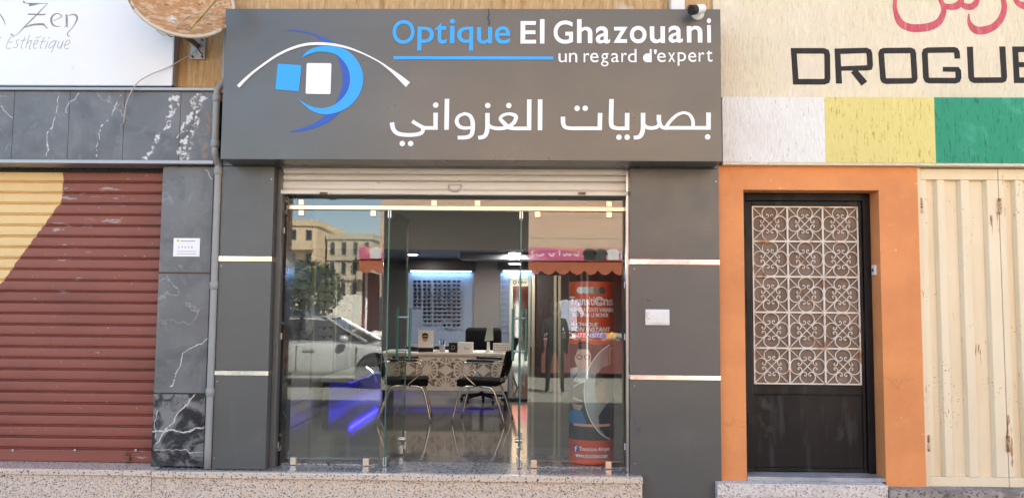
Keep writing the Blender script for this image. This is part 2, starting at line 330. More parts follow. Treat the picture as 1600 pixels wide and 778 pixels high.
# street shutter: yellow above left, brown-red elsewhere, with bare scrapes
def shutter_mat():
    m = mat('two_tone_shutter_paint', (.262, .072, .042), .5, layers=[('noise', (.205, .056, .034), (1.2, 1.2, 3), .45, .7), ('noise', (.25, .075, .055), (3, 3, 20), .55, .75), ('noise', (.36, .32, .29), (6, 6, 30), .60, .62, {'mask': ('noise', (1.5, 1.5, 1.1), .56, .60)}), ('noise', (.36, .33, .31), (24, 24, 40), .70, .71)], bump=('noise', 20, .1, .003))
    N, L = m.node_tree.nodes, m.node_tree.links; b = N['Principled BSDF']
    src = b.inputs['Base Color'].links[0].from_socket
    g = N.new('ShaderNodeNewGeometry'); s = N.new('ShaderNodeSeparateXYZ'); L.new(g.outputs['Position'], s.inputs[0])
    a, c, d = P(102, 260, .1), P(98, 314, .1), P(0, 447, .1)
    k = (c.x - d.x) / (c.z - d.z)                   # the slanting edge of the yellow field
    def mth(op, i, v, clamp=False):
        n = N.new('ShaderNodeMath'); n.operation = op; n.use_clamp = clamp
        if hasattr(i, 'links'): L.new(i, n.inputs[0])
        else: n.inputs[0].default_value = i
        if hasattr(v, 'links'): L.new(v, n.inputs[1])
        else: n.inputs[1].default_value = v
        return n.outputs[0]
    zz = mth('MINIMUM', mth('SUBTRACT', s.outputs[2], c.z), 0.0)
    edge = mth('ADD', mth('MULTIPLY', zz, k), c.x)
    nz = N.new('ShaderNodeTexNoise'); nz.inputs['Scale'].default_value = 22; L.new(g.outputs['Position'], nz.inputs[0])
    df = mth('ADD', mth('SUBTRACT', edge, s.outputs[0]), mth('MULTIPLY', mth('SUBTRACT', nz.outputs[0], .5), .035))
    f = mth('MULTIPLY', df, 200, True)
    y = N.new('ShaderNodeMix'); y.data_type = 'RGBA'
    y.inputs[6].default_value = (.86, .62, .28, 1); y.inputs[7].default_value = (.74, .50, .20, 1)
    n2 = N.new('ShaderNodeTexNoise'); n2.inputs['Scale'].default_value = 5; L.new(g.outputs['Position'], n2.inputs[0]); L.new(n2.outputs[0], y.inputs[0])
    mx = N.new('ShaderNodeMix'); mx.data_type = 'RGBA'; L.new(f, mx.inputs[0]); L.new(src, mx.inputs[6]); L.new(y.outputs[2], mx.inputs[7])
    L.new(mx.outputs[2], b.inputs['Base Color'])
    return m
M['shutter'] = shutter_mat()

# ------------------------------------------------------------------ lettering
GL = {}
def glyph(ch, off=0.0):
    if (ch, off) not in GL:
        cu = bpy.data.curves.new('glyph', 'FONT'); cu.body = ch; cu.extrude = .5; cu.offset = off; cu.resolution_u = 6
        ob = bpy.data.objects.new('glyph', cu); col.objects.link(ob)
        bpy.context.view_layer.update()
        me = bpy.data.meshes.new_from_object(ob.evaluated_get(bpy.context.evaluated_depsgraph_get()))
        vs = [tuple(v.co) for v in me.vertices]; fs = [tuple(p.vertices) for p in me.polygons]
        bpy.data.objects.remove(ob); bpy.data.curves.remove(cu); bpy.data.meshes.remove(me)
        GL[(ch, off)] = (vs, fs)
    return GL[(ch, off)]
def fit_text(mb, ch, x0, x1, z0, z1, yf, yb, off=0.0, bend=None):
    vs, fs = glyph(ch, off)
    a0, a1 = min(v[0] for v in vs), max(v[0] for v in vs); b0, b1 = min(v[1] for v in vs), max(v[1] for v in vs)
    out = []
    for x, y, z in vs:
        q = (x0 + (x-a0)/(a1-a0)*(x1-x0), yf if z > 0 else yb, z0 + (y-b0)/(b1-b0)*(z1-z0))
        out.append(bend(q) if bend else q)
    return mb.add(out, fs)

# ================================================================== THE SETTING
zf = 0.266                                   # shop floor and step level
gm = mat('dusty_road', (.20, .195, .158), .9, layers=[('noise', (.15, .145, .122), .7, .4, .7), ('noise', (.25, .238, .195), 6, .5, .75), ('cell', (.15, .14, .13), 60, .8, .86)], bump=('noise', 40, .3, .01))
struct('road', MB().add([(-600, -2.4, -.12), (600, -2.4, -.12), (600, -900, -.12), (-600, -900, -.12)], [(0, 3, 2, 1)]), gm)
pm = mat('pavement_concrete', (.30, .27, .235), .85, layers=[('noise', (.36, .33, .29), 3, .4, .7), ('noise', (.22, .2, .17), 8, .5, .7)], bump=('noise', 30, .2, .006))
struct('pavement', MB().box(-60, 60, -2.4, 9, -.4, 0), pm, bevel=.02)
# granite steps in front of the shops
YS = -.2
def step(name, x0, x1, yfr, yback, ztop, thick, edge, face, tread=None, rec=.02):
    s = struct(name, MB().box(x0, x1, yfr+rec, yback, .002, ztop-thick), face)
    part('tread', MB().box(x0, x1, yfr, yback, ztop-thick+.001, ztop), edge, s, bevel=.006)
    return s
xj = PX(236, 740, YS)
step('step_left', -6.5, xj-.003, YS-.005, .5, zf+.006, .045, M['granite_edge'], M['granite'])
sx1 = PX(1004, 745, YS)
s = struct('step_shop', MB().box(xj, sx1, YS+.02, .16, .002, zf-.05), M['granite'])
part('tread', MB().box(xj, sx1+.003, YS, -.142, zf-.048, zf), M['granite_edge'], s, bevel=.006)
part('threshold', MB().box(xj, sx1, -.141, .30, zf-.046, zf-.001), M['granite_grey'], s)
YR = -.17
zr = PZ(1250, 756, YR)
xr1 = PX(1388, 760, YR)
step('step_right', PX(1121, 760, YR), xr1, YR, .3, zr, .10, M['terrazzo'], M['terrazzo'], rec=.004)
step('ramp_right', xr1+.004, 8, YR-.02, .3, PZ(1500, 766, YR), .12, M['concrete'], M['concrete'], rec=.004)

# ------------------------------------------------------------------ ochre building (left and above the shop)
b1 = thing('corner_building', 'ochre rendered building above the grey optician sign and the brown shutter', 'building', (-2, 0, 0))
xbb = PX(1113, 8, 0)
part('wall', MB().box(-12, xbb, 0, 9, 3.14, 11.4), M['ochre'], b1)
part('side_wall', MB().box(-12, -2.90, .24, 9, .0, 3.139), M['concrete'], b1)
part('roof_parapet', MB().box(-12.1, xbb, -.05, .2, 11.4, 12), M['ochre'], b1)
# marble fascia over the left shop: one slab after another
YF = -.12
zt, zb = PZ(150, 143, YF), PZ(150, 250, YF)
joints = [-6.4, -5.55, -4.75, PX(20, 200, YF), PX(107, 200, YF), PX(193, 200, YF), PX(281, 200, YF), PX(334, 200, YF)]
for i in range(len(joints)-1):
    m = M['marble_vein'] if i >= len(joints)-3 else M['marble']
    part('marble_slab', MB().box(joints[i]+.0015, joints[i+1]-.0015, YF, .1, zb, zt), m, b1, bevel=.002)
part('fascia_cap', MB().box(-6.4, joints[-1]+.01, YF-.03, 0, zt+.001, zt+.026), M['alu'], b1, bevel=.004)
part('fascia_drip', MB().box(-6.4, joints[-1]+.01, YF-.012, .1, zb-.03, zb-.001), M['alu'], b1, bevel=.003)
# marble pillar
YM = -.06
mx0, mx1 = PX(255, 258, YM)+.0, PX(333, 300, YM)
zs = [zf+.008, PZ(280, 614, YM), PZ(290, 426, YM), zb-.034]
part('pillar_core', MB().box(mx0+.01, mx1, YM+.026, .3, zs[0]-.002, zs[3]), M['concrete'], b1)
for i, m in enumerate(('marble_dark', 'marble', 'marble')):
    part('marble_slab', MB().box(mx0, mx1, YM, YM+.025, zs[i]+.002, zs[i+1]-.008), M[m], b1, bevel=.003)
    if i: part('joint_strip', MB().box(mx0-.001, mx1, YM+.006, YM+.025, zs[i]-.007, zs[i]+.001), M['marble_black'], b1)
part('jamb', MB().box(-6.4, -5.9, YM, .3, zf+.008, zb-.034), M['marble'], b1)

# roller shutter of the left shop
YH = .1
rs = thing('roller_shutter', 'closed brown-red roller shutter with a slanting yellow corner and scraped paint', 'shutter', (-4.4, YH, zf+.006))
z = zf+.012; pitch = .0885; i = 0; ztop = zb-.035; x0, x1 = -5.9, mx0-.004
prof = [(.009, 0), (.009, .005), (-.003, .007), (-.0065, .0105), (-.003, .014), (.007, .016), (.007, .0195), (-.009, .021), (-.0105, .035), (-.011, .055), (-.0105, .075), (-.009, .085), (.003, .0884), (.016, .0884), (.016, 0)]
def slat_mesh(p, X0, X1, name):
    mb = MB(); n = len(p)
    mb.add([(X0, a, b) for a, b in p] + [(X1, a, b) for a, b in p],
           [(k, (k+1) % n, (k+1) % n+n, k+n) for k in range(n)] + [tuple(range(n)), tuple(range(2*n-1, n-1, -1))])
    return mesh_of(mb, name)
sm = slat_mesh(prof, x0+4.4, x1+4.4, 'slat')
n = 0
while z + .05 < ztop:
    zz = z
    so = part('slat', sm, M['shutter'], rs, loc=(-4.4, YH+random.uniform(-.0014, .0014), zz)); so.rotation_euler = (R(random.uniform(-1.0, 1.0)), R(random.uniform(-.04, .04)), 0); z += pitch; n += 1
part('bottom_bar', MB().box(x0, x1, YH-.022, YH-.0145, zf+.01, zf+.085), M['shutter'], rs, bevel=.003)
for px in (20, 117, 212):
    q = P(px, 703, YH-.02); part('bolt', MB().lathe([(.011, 0), (.011, .006), (.006, .010)], (q.x, q.y+.004, q.z), 10, 'Y'), M['zinc'], rs)
q = P(203, 712, YH); part('padlock', MB().box(q.x-.02, q.x+.02, YH-.05, YH-.02, q.z-.03, q.z+.01).tube([(q.x+.012, YH-.035, q.z+.01), (q.x+.012, YH-.035, q.z+.03), (q.x-.002, YH-.035, q.z+.038), (q.x-.012, YH-.035, q.z+.03), (q.x-.012, YH-.035, q.z+.01)], .004), M['rust_dark'], rs, bevel=.003)
part('curtain_back', MB().box(x0, x1, YH+.02, YH+.03, zf+.01, ztop), M['rubber'], rs)

# white sign of the beauty salon
YZ = -.10
xz1, zz0 = PX(270, 135, YZ), PZ(200, 135, YZ)
zs_ = thing('salon_sign', 'white sign board with grey calligraphic lettering above the marble fascia', 'sign', (-4.4, YZ, zz0))
part('board', MB().box(-6.3, xz1-.008, YZ, -.01, zz0+.008, 4.6), M['white_sign'], zs_)
part('trim', MB().box(xz1-.008, xz1, YZ-.006, -.01, zz0, 4.6).box(-6.3, xz1, YZ-.006, -.01, zz0, zz0+.0075), M['alu'], zs_)
def zen(pts, layer, name='letter', ink='sign_ink', s=7.78, smooth=True):
    q = [(PX(a/s, b/s, YZ), PZ(a/s, b/s, YZ), w/s/200) for a, b, w in pts]
    return MB().ribbon(q, YZ-.0006-.0003*layer, YZ, smooth)
def letter(strokes, ink, parent=zs_, **k):
    mb = MB()
    for i, st in enumerate(strokes):
        r = zen(st, i, **k); mb.add(r.v, r.f)
    part('letter', mb, M[ink], parent)
letter([[(285,14,14),(290,28,26),(312,42,12),(400,48,12),(580,47,6)], [(352,66,34),(400,62,24),(480,50,8)], [(582,46,6),(460,170,13),(300,330,13),(215,420,6),(172,436,6),(130,422,20)],
        [(345,187,8),(362,178,16),(520,183,16),(560,172,5)], [(300,338,8),(400,306,20),(520,300,24),(542,318,15),(580,352,10)]], 'sign_ink')
letter([[(645,262,7),(720,225,9),(752,198,12),(700,169,11),(645,193,20),(622,250,26),(645,308,20),(690,326,12),(738,320,5)]], 'sign_ink')
letter([[(798,188,12),(810,200,24),(812,325,26)], [(782,331,7),(832,331,7)], [(828,200,6),(880,182,13),(925,192,22),(936,240,18),(890,330,8),(825,405,9),(826,438,10),(852,449,6)]], 'sign_ink')
letter([[(-60,80,8),(-10,165,14),(40,240,15),(66,308,5)]], 'sign_ink')
h = 8
for L_ in ([[(175,455,h),(125,462,h),(75,582,h),(132,590,h)], [(105,520,h),(150,514,h)]], [[(240,490,h),(206,494,h),(200,520,h),(216,548,h),(195,582,h),(155,585,h)]],
           [[(305,450,h),(257,575,h),(275,590,h)], [(255,500,h),(320,490,h)]], [[(360,430,h),(310,590,h)], [(325,545,h),(362,502,h),(384,505,h),(355,590,h),(372,600,h)]],
           [[(407,550,h),(452,525,h),(462,496,h),(430,500,h),(404,560,h),(414,590,h),(445,588,h)], [(440,466,h),(500,448,h)]], [[(540,455,h),(492,575,h),(512,590,h)], [(490,516,h),(560,505,h)]],
           [[(582,510,h),(550,600,h)], [(586,466,12),(600,462,12)]], [[(682,505,h),(635,508,h),(592,568,h),(612,590,h),(660,550,h),(684,503,h),(625,645,h)]],
           [[(717,505,h),(700,568,h),(716,590,h),(750,552,h),(768,505,h),(738,602,h)]], [[(785,560,h),(840,532,h),(846,495,h),(815,500,h),(784,560,h),(800,597,h),(840,588,h)]], [[(-6,470,14),(8,456,14)]]):
    letter(L_, 'sign_ink2')

# drain pipe between the marble pillar and the shop
dpx = (mx1 + PX(345, 400, -.1))/2 + .005
dp = thing('drain_pipe', 'weathered grey plastic drain pipe running down beside the grey clad pillar', 'pipe', (dpx, -.1, zf))
zo = PZ(335, 252, -.15)
part('pipe', MB().tube(catmull([(dpx, -.105, zf+.004), (dpx, -.105, 1.2), (dpx, -.105, zo-.10), (dpx, -.11, zo-.02), (dpx, -.17, zo+.04), (dpx, -.185, zo+.12), (dpx+.0, -.185, 3.15), (dpx+.01, -.185, 3.2), (dpx+.045, -.16, 3.27), (dpx+.05, -.16, 3.4), (dpx+.05, -.16, 4.7)], 5), .027, 14), M['pvc'], dp, smooth=True)
for zc, yc, xo in ((PZ(335, 446, -.1), -.105, 0), (zo-.07, -.105, 0), (zo+.13, -.185, 0), (3.12, -.185, 0), (PZ(345, 20, -.16), -.16, .05), (PZ(330, 612, -.1), -.105, 0)):
    part('collar', MB().lathe([(.029, -.03), (.033, -.028), (.033, .028), (.029, .03)], (dpx+xo, yc, zc), 16), M['pvc'], dp, smooth=True)

# notice on the pillar
q0, q1 = P(272, 372, YM), P(312, 401, YM)
no = thing('notice_plate', 'small white notice with a row of digits on the marble pillar', 'notice', (q0.x, YM, q1.z))
part('plate', MB().box(q0.x, q1.x, YM-.006, YM, q1.z, q0.z), M['swhite'], no)
mb = MB()
for k, ch in enumerate('24628'):
    xx = q0.x + .038 + k*.026; fit_text(mb, ch, xx, xx+.010, q1.z+.066, q1.z+.082, YM-.0068, YM-.006, .01)
part('digits', mb, M['sign_ink'], no)
part('emblem', MB().lathe([(.010, 0), (.010, .001)], (q0.x+.035, YM-.006, q0.z-.02), 14, 'Y'), mat('notice_yellow', (.75, .55, .1), .5), no)
mb = MB().box(q0.x+.055, q0.x+.17, YM-.0068, YM-.006, q0.z-.026, q0.z-.019)
for k in range(2): mb.box(q0.x+.03, q0.x+.18, YM-.0068, YM-.006, q1.z+.018+k*.02, q1.z+.022+k*.02)
part('text_line', mb, M['sign_ink2'], no)['kind'] = 'stuff'

# ------------------------------------------------------------------ satellite dish
sdh = thing('satellite_dish', 'rusty old satellite dish on a wall bracket above the marble fascia', 'satellite dish', (P(311, 80, -.02).x, -.01, P(311, 95, -.02).z))
dc = P(285, -2, -.42); nrm = Vector((.42, -.80, .42)).normalized()
rot = nrm.to_track_quat('Z', 'Y').to_matrix()
RD = .37
mb = MB(); n = 40
prof = [(.001, .0), (RD*.33, .009), (RD*.66, .036), (RD*.9, .068), (RD, .084)]
bk = [(r, h-.010) for r, h in prof]
def ring(pr): return [dc + rot @ Vector((r*math.cos(2*math.pi*k/n), r*math.sin(2*math.pi*k/n), h-.084)) for r, h in pr for k in range(n)]
mb.add(ring(prof), [(i*n+k, i*n+(k+1) % n, (i+1)*n+(k+1) % n, (i+1)*n+k) for i in range(len(prof)-1) for k in range(n)])
mb.add(ring(bk), [(i*n+k, (i+1)*n+k, (i+1)*n+(k+1) % n, i*n+(k+1) % n) for i in range(len(prof)-1) for k in range(n)])
part('reflector', mb, M['dish'], sdh, smooth=True)
part('rim', MB().tube([dc + rot @ Vector((RD*math.cos(2*math.pi*k/n), RD*math.sin(2*math.pi*k/n), -.004)) for k in range(n)], .014, 8, True), M['dish_rim'], sdh, smooth=True)
a0 = P(298, 44, -.52); a1 = P(347, -12, -.75)
part('feed_arm', MB().rod(a0, a1, .014, 6), M['wood_arm'], sdh)
part('feed_horn', MB().rod(a1, P(338, -22, -.62), .03, 12), M['plastic_w'], sdh, smooth=True)
pl0, pl1 = P(298, 60, -.01), P(321, 94, -.01)
part('bracket_plate', MB().box(pl0.x, pl1.x, -.022, -.001, pl1.z, pl0.z), M['zinc'], sdh, bevel=.006)
for px, py in ((301, 89), (316, 89), (316, 63), (302, 64)):
    q = P(px, py, -.022); part('bolt', MB().lathe([(.010, 0), (.010, .008), (.006, .012)], (q.x, -.022, q.z), 8, 'Y'), M['rust_dark'], sdh)
e0 = P(309, 72, -.03); e1 = P(258, 30, -.24)
part('bracket_arm', MB().tube([e0, e0+Vector((-.01, -.06, .01)), P(290, 58, -.15), e1], .021, 10), M['rust_dark'], sdh, smooth=True)
part('mount', MB().rod(e1+Vector((-.02, -.0, .02)), dc-nrm*.10, .03, 10), M['rust_dark'], sdh)
part('stay', MB().rod(P(316, 86, -.022), P(300, 62, -.12), .006, 6), M['rust_dark'], sdh)
def wire(name, pts, r, m, label):
    w_ = [tuple(P(*p)) for p in pts]
    return single(name, MB().tube(catmull(w_, 6), r, 6), m, label, 'cable', smooth=True)
wire('coaxial_cable', [(352, 0, -.1), (340, 15, -.14), (318, 25, -.55), (298, 25, -.6), (285, 33, -.55), (272, 47, -.5), (262, 54, -.35), (252, 54, -.2), (243, 44, -.14), (245, 33, -.14), (254, 31, -.2)], .005, M['cable'], 'pale coaxial cable looping across the rusty dish')
wire('loose_cable', [(254, 36, -.22), (256, 48, -.15), (265, 57, -.13), (278, 58, -.03)], .0035, M['cable_d'], 'thin dark cable hanging in a loop left of the dish bracket')
wire('telephone_cable', [(308, 76, -.03), (300, 85, -.05), (285, 93, -.08), (262, 106, -.12), (235, 117, -.15), (215, 130, -.17), (203, 148, -.18), (196, 168, -.16), (193.5, 193, -.125)], .0045, M['cable'], 'thin pale cable drooping from the dish bracket down over the marble fascia')

# ================================================================== THE OPTICIAN'S SHOP
YP = -.10                                     # front of the clad pillars
def pillar(name, label, px0, px1, zlow, edge_return):
    x0, x1 = PX(px0[0], px0[1], YP), PX(px1[0], px1[1], YP)
    t = thing(name, label, 'pillar', ((x0+x1)/2, YP, zlow))
    zz = [zlow, 0, 0, 2.68]
    za, zb_ = (1.012, .977), (1.895, 1.855)
    segs = [(zlow+.002, za[1]-.001), (za[0]+.001, zb_[1]-.001), (zb_[0]+.001, 2.60)]
    for lo, hi in segs: part('cladding_panel', MB().box(x0, x1, YP, .30, lo, hi), M['gpanel'], t, bevel=.003)
    for hi, lo in (za, zb_):
        part('steel_strip', MB().box(x0-.002, x1+.002, YP-.004, .1, lo, hi), M['chrome'], t, bevel=.0015)
    return t, x0, x1
lp, lx0, lx1 = pillar('clad_pillar', 'grey clad pillar with two steel strips left of the shop window', (346, 300), (424, 420), zf, 1)
rp, rx0, rx1 = pillar('clad_pillar', 'wider grey clad pillar carrying a white meter box, beside the orange wall', (985, 400), (1124, 400), 0.004, 0)
for t, xs in ((lp, (lx0+.02, lx1-.02)), (rp, (rx0+.03, rx1-.02))):
    for zz in (.35, 1.86-.04, .93, 2.5):
        part('rivet', MB().lathe([(.004, 0), (.004, .002)], (xs[0] if zz < 2 else xs[1], YP-.0005, zz), 8, 'Y'), M['steel'], t)
YG = .12
# black marble jambs and lintel around the opening
gx0, gx1 = PX(447, 520, YG), PX(981, 500, YG)
oj = thing('shop_opening', 'black marble jambs and grey header framing the glass shop front', 'door frame', (-.6, YG, zf))
part('jamb', MB().box(lx1+.002, gx0, .06, .3, zf, 2.62), M['marble_black'], oj)
part('jamb', MB().box(gx1, rx0-.002, .06, .3, zf, 2.62), M['marble_black'], oj)
part('guide_rail', MB().box(lx1+.002, lx1+.045, -.02, .058, zf, 2.60), M['gpanel'], oj, bevel=.002)
part('guide_rail', MB().box(rx0-.022, rx0-.002, -.02, .058, zf, 2.60), M['steel'], oj, bevel=.002)
part('header', MB().box(lx0, rx1, -.098, .30, 2.605, 3.13), M['gpanel'], oj)
for px, py in ((437, 525), (432, 695), (441, 360)):
    q = P(px, py, .05); part('lock_bracket', MB().box(q.x-.018, q.x+.018, .045, .062, q.z-.025, q.z+.025), M['steel'], oj, bevel=.002)
for py in (445, 526, 697):
    q = P(978, py, .05); part('lock_bracket', MB().box(rx0-.032, rx0-.023, .03, .058, q.z-.025, q.z+.025), M['plastic_w'], oj, bevel=.002)
# raised roller shutter
YU = .0
sh = thing('raised_shutter', 'raised cream roller shutter with its bottom bar just above the glass front', 'shutter', (-.6, YU, 2.4))
xa, xb = lx1+.03, rx0-.004
rows = [(262.5, 273), (273.5, 283), (284, 298)]
for i, (t0, t1) in enumerate(rows):
    z1, z0 = PZ(700, t0, YU), PZ(700, t1, YU)
    hh = z1-z0
    pr = [(.004, 0), (-.004, hh*.06), (-.012, hh*.2), (-.014, hh*.5), (-.010, hh*.82), (0, hh*.94), (.004, hh), (.02, hh), (.02, 0)]
    part('slat', slat_mesh(pr, xa+.6, xb+.6, 'slat'), M['shutter_cream'], sh, loc=(-.6, YU, z0))
zb1, zb0 = PZ(700, 298.6, YU), PZ(700, 305, YU)
part('bottom_bar', MB().box(xa, xb, YU-.024, YU+.03, zb0, zb1), M['shutter_cream'], sh, bevel=.004)
q = P(711, 289, YU-.02); q2 = P(711, 300, YU-.02)
part('handle', MB().tube(catmull([(q.x-.045, q.y, q.z), (q.x-.05, q.y-.01, q.z-.02), (q.x-.03, q.y-.015, q2.z+.006), (q.x, q.y-.015, q2.z), (q.x+.03, q.y-.015, q2.z+.006), (q.x+.05, q.y-.01, q.z-.02), (q.x+.045, q.y, q.z)], 4), .005, 6).box(q.x-.052, q.x+.052, q.y-.004, q.y+.016, q.z-.004, q.z+.006), M['zinc'], sh, smooth=False)
for px in (506, 909):
    q = P(px, 303, YU-.02); part('latch', MB().box(q.x-.03, q.x+.03, YU-.034, YU-.022, q.z-.008, q.z+.012), M['rust_dark'], sh, bevel=.002)

# glass front
gf = thing('glass_front', 'frameless glass shop front with steel rail and clamps', 'shop window', (-.6, YG, zf))
zr0, zr1 = PZ(700, 329, YG-.02), PZ(700, 322, YG-.02)
pL1, pR0 = PX(597, 500, YG), PX(825, 500, YG)
part('pane', MB().box(gx0+.002, pL1, YG, YG+.01, zf+.045, zr0-.002), M['glass'], gf)
part('pane', MB().box(pR0, gx1-.002, YG, YG+.01, zf+.045, zr0-.002), M['glass'], gf)
part('transom_pane', MB().box(gx0+.002, gx1-.002, YG, YG+.01, zr1+.002, zb0+.10), M['glass'], gf)
part('rail', MB().box(gx0-.0, gx1-.0, YG-.03, YG+.03, zr0, zr1), M['champagne'], gf, bevel=.003)
part('base_channel', MB().box(gx0, pL1, YG-.008, YG+.02, zf, zf+.012).box(pR0, gx1, YG-.008, YG+.02, zf, zf+.012), M['granite_grey'], gf)
for px, py, up in ((470, 316, 1), (470, 335, 0), (583, 335, 0), (678, 318, 1), (746, 318, 1), (840, 335, 0), (952, 318, 1), (952, 335, 0)):
    q = P(px, py, YG-.02)
    z0, z1 = (zr1+.001, zr1+.05) if up else (zr0-.05, zr0-.001)
    part('clamp', MB().box(q.x-.022, q.x+.022, YG-.016, YG+.026, z0, z1), M['champagne'], gf, bevel=.003)
for px in (457, 571, 834, 951):
    q = P(px, 728, YG-.02); part('clamp', MB().box(q.x-.023, q.x+.023, YG-.016, YG+.026, zf+.001, zf+.056), M['champagne'], gf, bevel=.003)
for xx in (pL1, pR0):
    part('pane_edge', MB().box(xx-.001, xx+.001, YG-.001, YG+.011, zf+.045, zr0-.003), M['glass_edge'], gf)
# the two open leaves
def leaf(pxp, ang, label, sgn):
    xp = PX(pxp, 500, YG)
    t = thing('glass_door', label, 'door', (xp, YG+.005, zf), rz=ang)
    H = zr0-zf
    x0, x1 = -.055, .535
    part('leaf', MB().box(x0, x1, -.005, .005, .012, H-.008), M['glass_door'], t)
    part('leaf_edge', MB().box(x1+.0002, x1+.0016, -.0052, .0052, .012, H-.008).box(x0-.0016, x0-.0002, -.0052, .0052, .012, H-.008), M['glass_edge'], t)
    for z0, z1, nm in ((.0, .07, 'pivot'), (H-.07, H-.004, 'pivot')):
        part(nm, MB().box(x0+.002, x0+.10, -.014, .014, z0+.003, z1), M['steel'], t, bevel=.003)
    part('lock_case', MB().box(x1-.09, x1-.02, -.016, .016, .015, .075), M['steel'], t, bevel=.003).data.update()
    part('lock_case', MB().rod((x1-.055, -.03, .13), (x1-.055, .03, .13), .018, 14).rod((x1-.055, -.024, .05), (x1-.055, -.024, .2), .008, 10), M['steel'], t, smooth=False)
    hd = MB()
    for s_ in (-1, 1):
        yy = s_*.055
        hd.tube([(x1-.08, yy, .80), (x1-.08, yy, 1.24)], .012, 12)
    part('pull_handle', hd, M['glass_edge'], t, smooth=False)
    for zz in (.88, 1.16): part('handle_bolt', MB().rod((x1-.08, -.062, zz), (x1-.08, .062, zz), .009, 10), M['steel'], t)
    return t
leaf(608, R(84), 'left glass door leaf, swung open into the shop', 1)
leaf(813, R(91.5), 'right glass door leaf, swung open into the shop', -1)

# ------------------------------------------------------------------ the big sign
YSG = -.36
sx0, sx1_ = (PX(352, 15, YSG)+PX(345, 250, YSG))/2, PX(1127, 130, YSG)
sz0, sz1 = PZ(740, 251, YSG), PZ(740, 14.5, YSG)
sg = thing('shop_sign', 'large grey optician sign box with eye logo and blue and white lettering', 'sign', ((sx0+sx1_)/2, YSG, sz0))
part('panel', MB().box(sx0, sx1_, YSG, -.004, sz0, sz1), M['gsign'], sg, bevel=.004)
def SP(px, py): q = P(px, py, YSG); return (q.x, q.z)
def poly_part(name, pts, m, k, parent=sg, sc=2.8825, ox=340, oy=0, smooth=True):
    q = [SP(ox+a/sc, oy+b/sc) for a, b in pts]
    part(name, MB().plate(q, YSG-.003*k, YSG), m, parent)
def cres(o, i): return catmull([(*p,) for p in o], 6) + catmull([(*p,) for p in i], 6)[1:-1] if True else None
poly_part('logo_crescent', cres([(305,137),(360,138),(430,153),(520,192),(590,262),(612,350),(600,430),(545,512),(480,560),(400,588),(318,597)], [(318,597),(400,572),(450,548),(490,515),(528,470),(558,400),(562,340),(540,258),(500,208),(440,165),(380,147),(305,137)]), M['sdark'], 1)
poly_part('logo_crescent', cres([(375,266),(410,230),(460,212),(520,211),(575,225),(620,262),(648,310),(656,360),(645,412),(610,466),(560,500),(490,517),(430,503),(390,474),(362,442)], [(362,442),(395,468),(440,486),(480,488),(525,475),(565,442),(590,400),(597,350),(583,300),(545,255),(500,238),(450,236),(405,250),(375,266)]), M['sblue'], 2)
q = [(*SP(340+a/2.8825, b/2.8825), w_*.8/2.8825/208) for a, b, w_ in [(94,392,19),(130,356,15),(180,314,12),(280,246,13),(380,207,15),(470,200,16),(560,211,13),(640,237,9),(720,276,8),(770,310,13),(815,346,24),(858,384,36)]]
part('logo_brow', MB().ribbon(q, YSG-.009, YSG), M['swhite'], sg)
def rquad(pts, r=6):
    out = []; n = len(pts)
    for i, p in enumerate(pts):
        a, b = Vector(pts[i-1]), Vector(pts[(i+1) % n]); p = Vector(p)
        d1, d2 = (a-p).normalized()*r, (b-p).normalized()*r
        out += [tuple(p+d1), tuple(p+d1*.3+d2*.3), tuple(p+d2)]
    return out
poly_part('logo_square', rquad([(272,289),(378,296),(366,413),(261,404)]), M['sblue'], 1.5)
poly_part('logo_square', rquad([(402,286),(513,287),(509,426),(397,424)]), M['swhite'], 1.5)
def sign_letters(txt, boxes, ox, oy, m, off, sc=5.926):
    for ch, (a, b, c, d) in zip(txt, boxes):
        x0, z1 = SP(ox+a/sc, oy+c/sc); x1, z0 = SP(ox+b/sc, oy+d/sc)
        mb = MB(); fit_text(mb, ch, x0, x1, z0, z1, YSG-.005, YSG, off)
        if ch == '\u200b': pass
        part('letter', mb, m, sg)
sign_letters('Optique', [(82,282,73,293),(312,460,135,355),(475,582,95,292),(610,655,63,287),(680,825,135,355),(862,1000,139,293),(1028,1167,130,294)], 600, 20, M['sblue'], .008)
sign_letters('El', [(1265,1408,83,290),(1445,1485,65,290)], 600, 20, M['swhite'], .015)
sign_letters('Ghazouani', [(30,208,136,351),(247,388,125,345),(420,552,190,349),(583,713,195,343),(735,890,186,347),(920,1060,190,347),(1092,1225,184,342),(1262,1407,185,340),(1447,1488,115,340)], 860, 10, M['swhite'], .015)
sign_letters("unregardd'expert", [(75,152,440,523),(172,248,435,522),(308,360,437,522),(368,445,435,523),(468,538,438,560),(562,635,437,522),(657,708,435,520),(717,797,400,522),(857,937,400,522),(958,984,405,448),(988,1067,433,521),(1090,1155,433,518),(1177,1255,430,553),(1275,1350,430,519),(1372,1425,430,516),(1443,1500,410,517)], 860, 10, M['swhite'], .0)
q = SP(860+896/5.926, 10+482/5.926)
part('letter_fill', MB().lathe([(.030, 0), (.030, .004)], (q[0], YSG-.0005, q[1]), 20, 'Y'), M['swhite'], sg)
x0, z1 = SP(615, 88.4); x1, z0 = SP(864.5, 94.2)
part('underline', MB().box(x0, x1, YSG-.005, YSG, z0, z1), M['sblue'], sg, bevel=.002)
AW = 41
def arab(strokes, ox, oy=140, sc=5.926, m='swhite'):
    mb = MB()
    for i, st in enumerate(strokes):
        pts = [(*SP(ox+p[0]/sc, oy+p[1]/sc), (p[2] if len(p) > 2 else AW)/sc/208) for p in st]
        mb.ribbon(pts, YSG-.005-.0005*i, YSG, smooth=len(pts) > 2)
    part('letter', mb, M[m], sg)
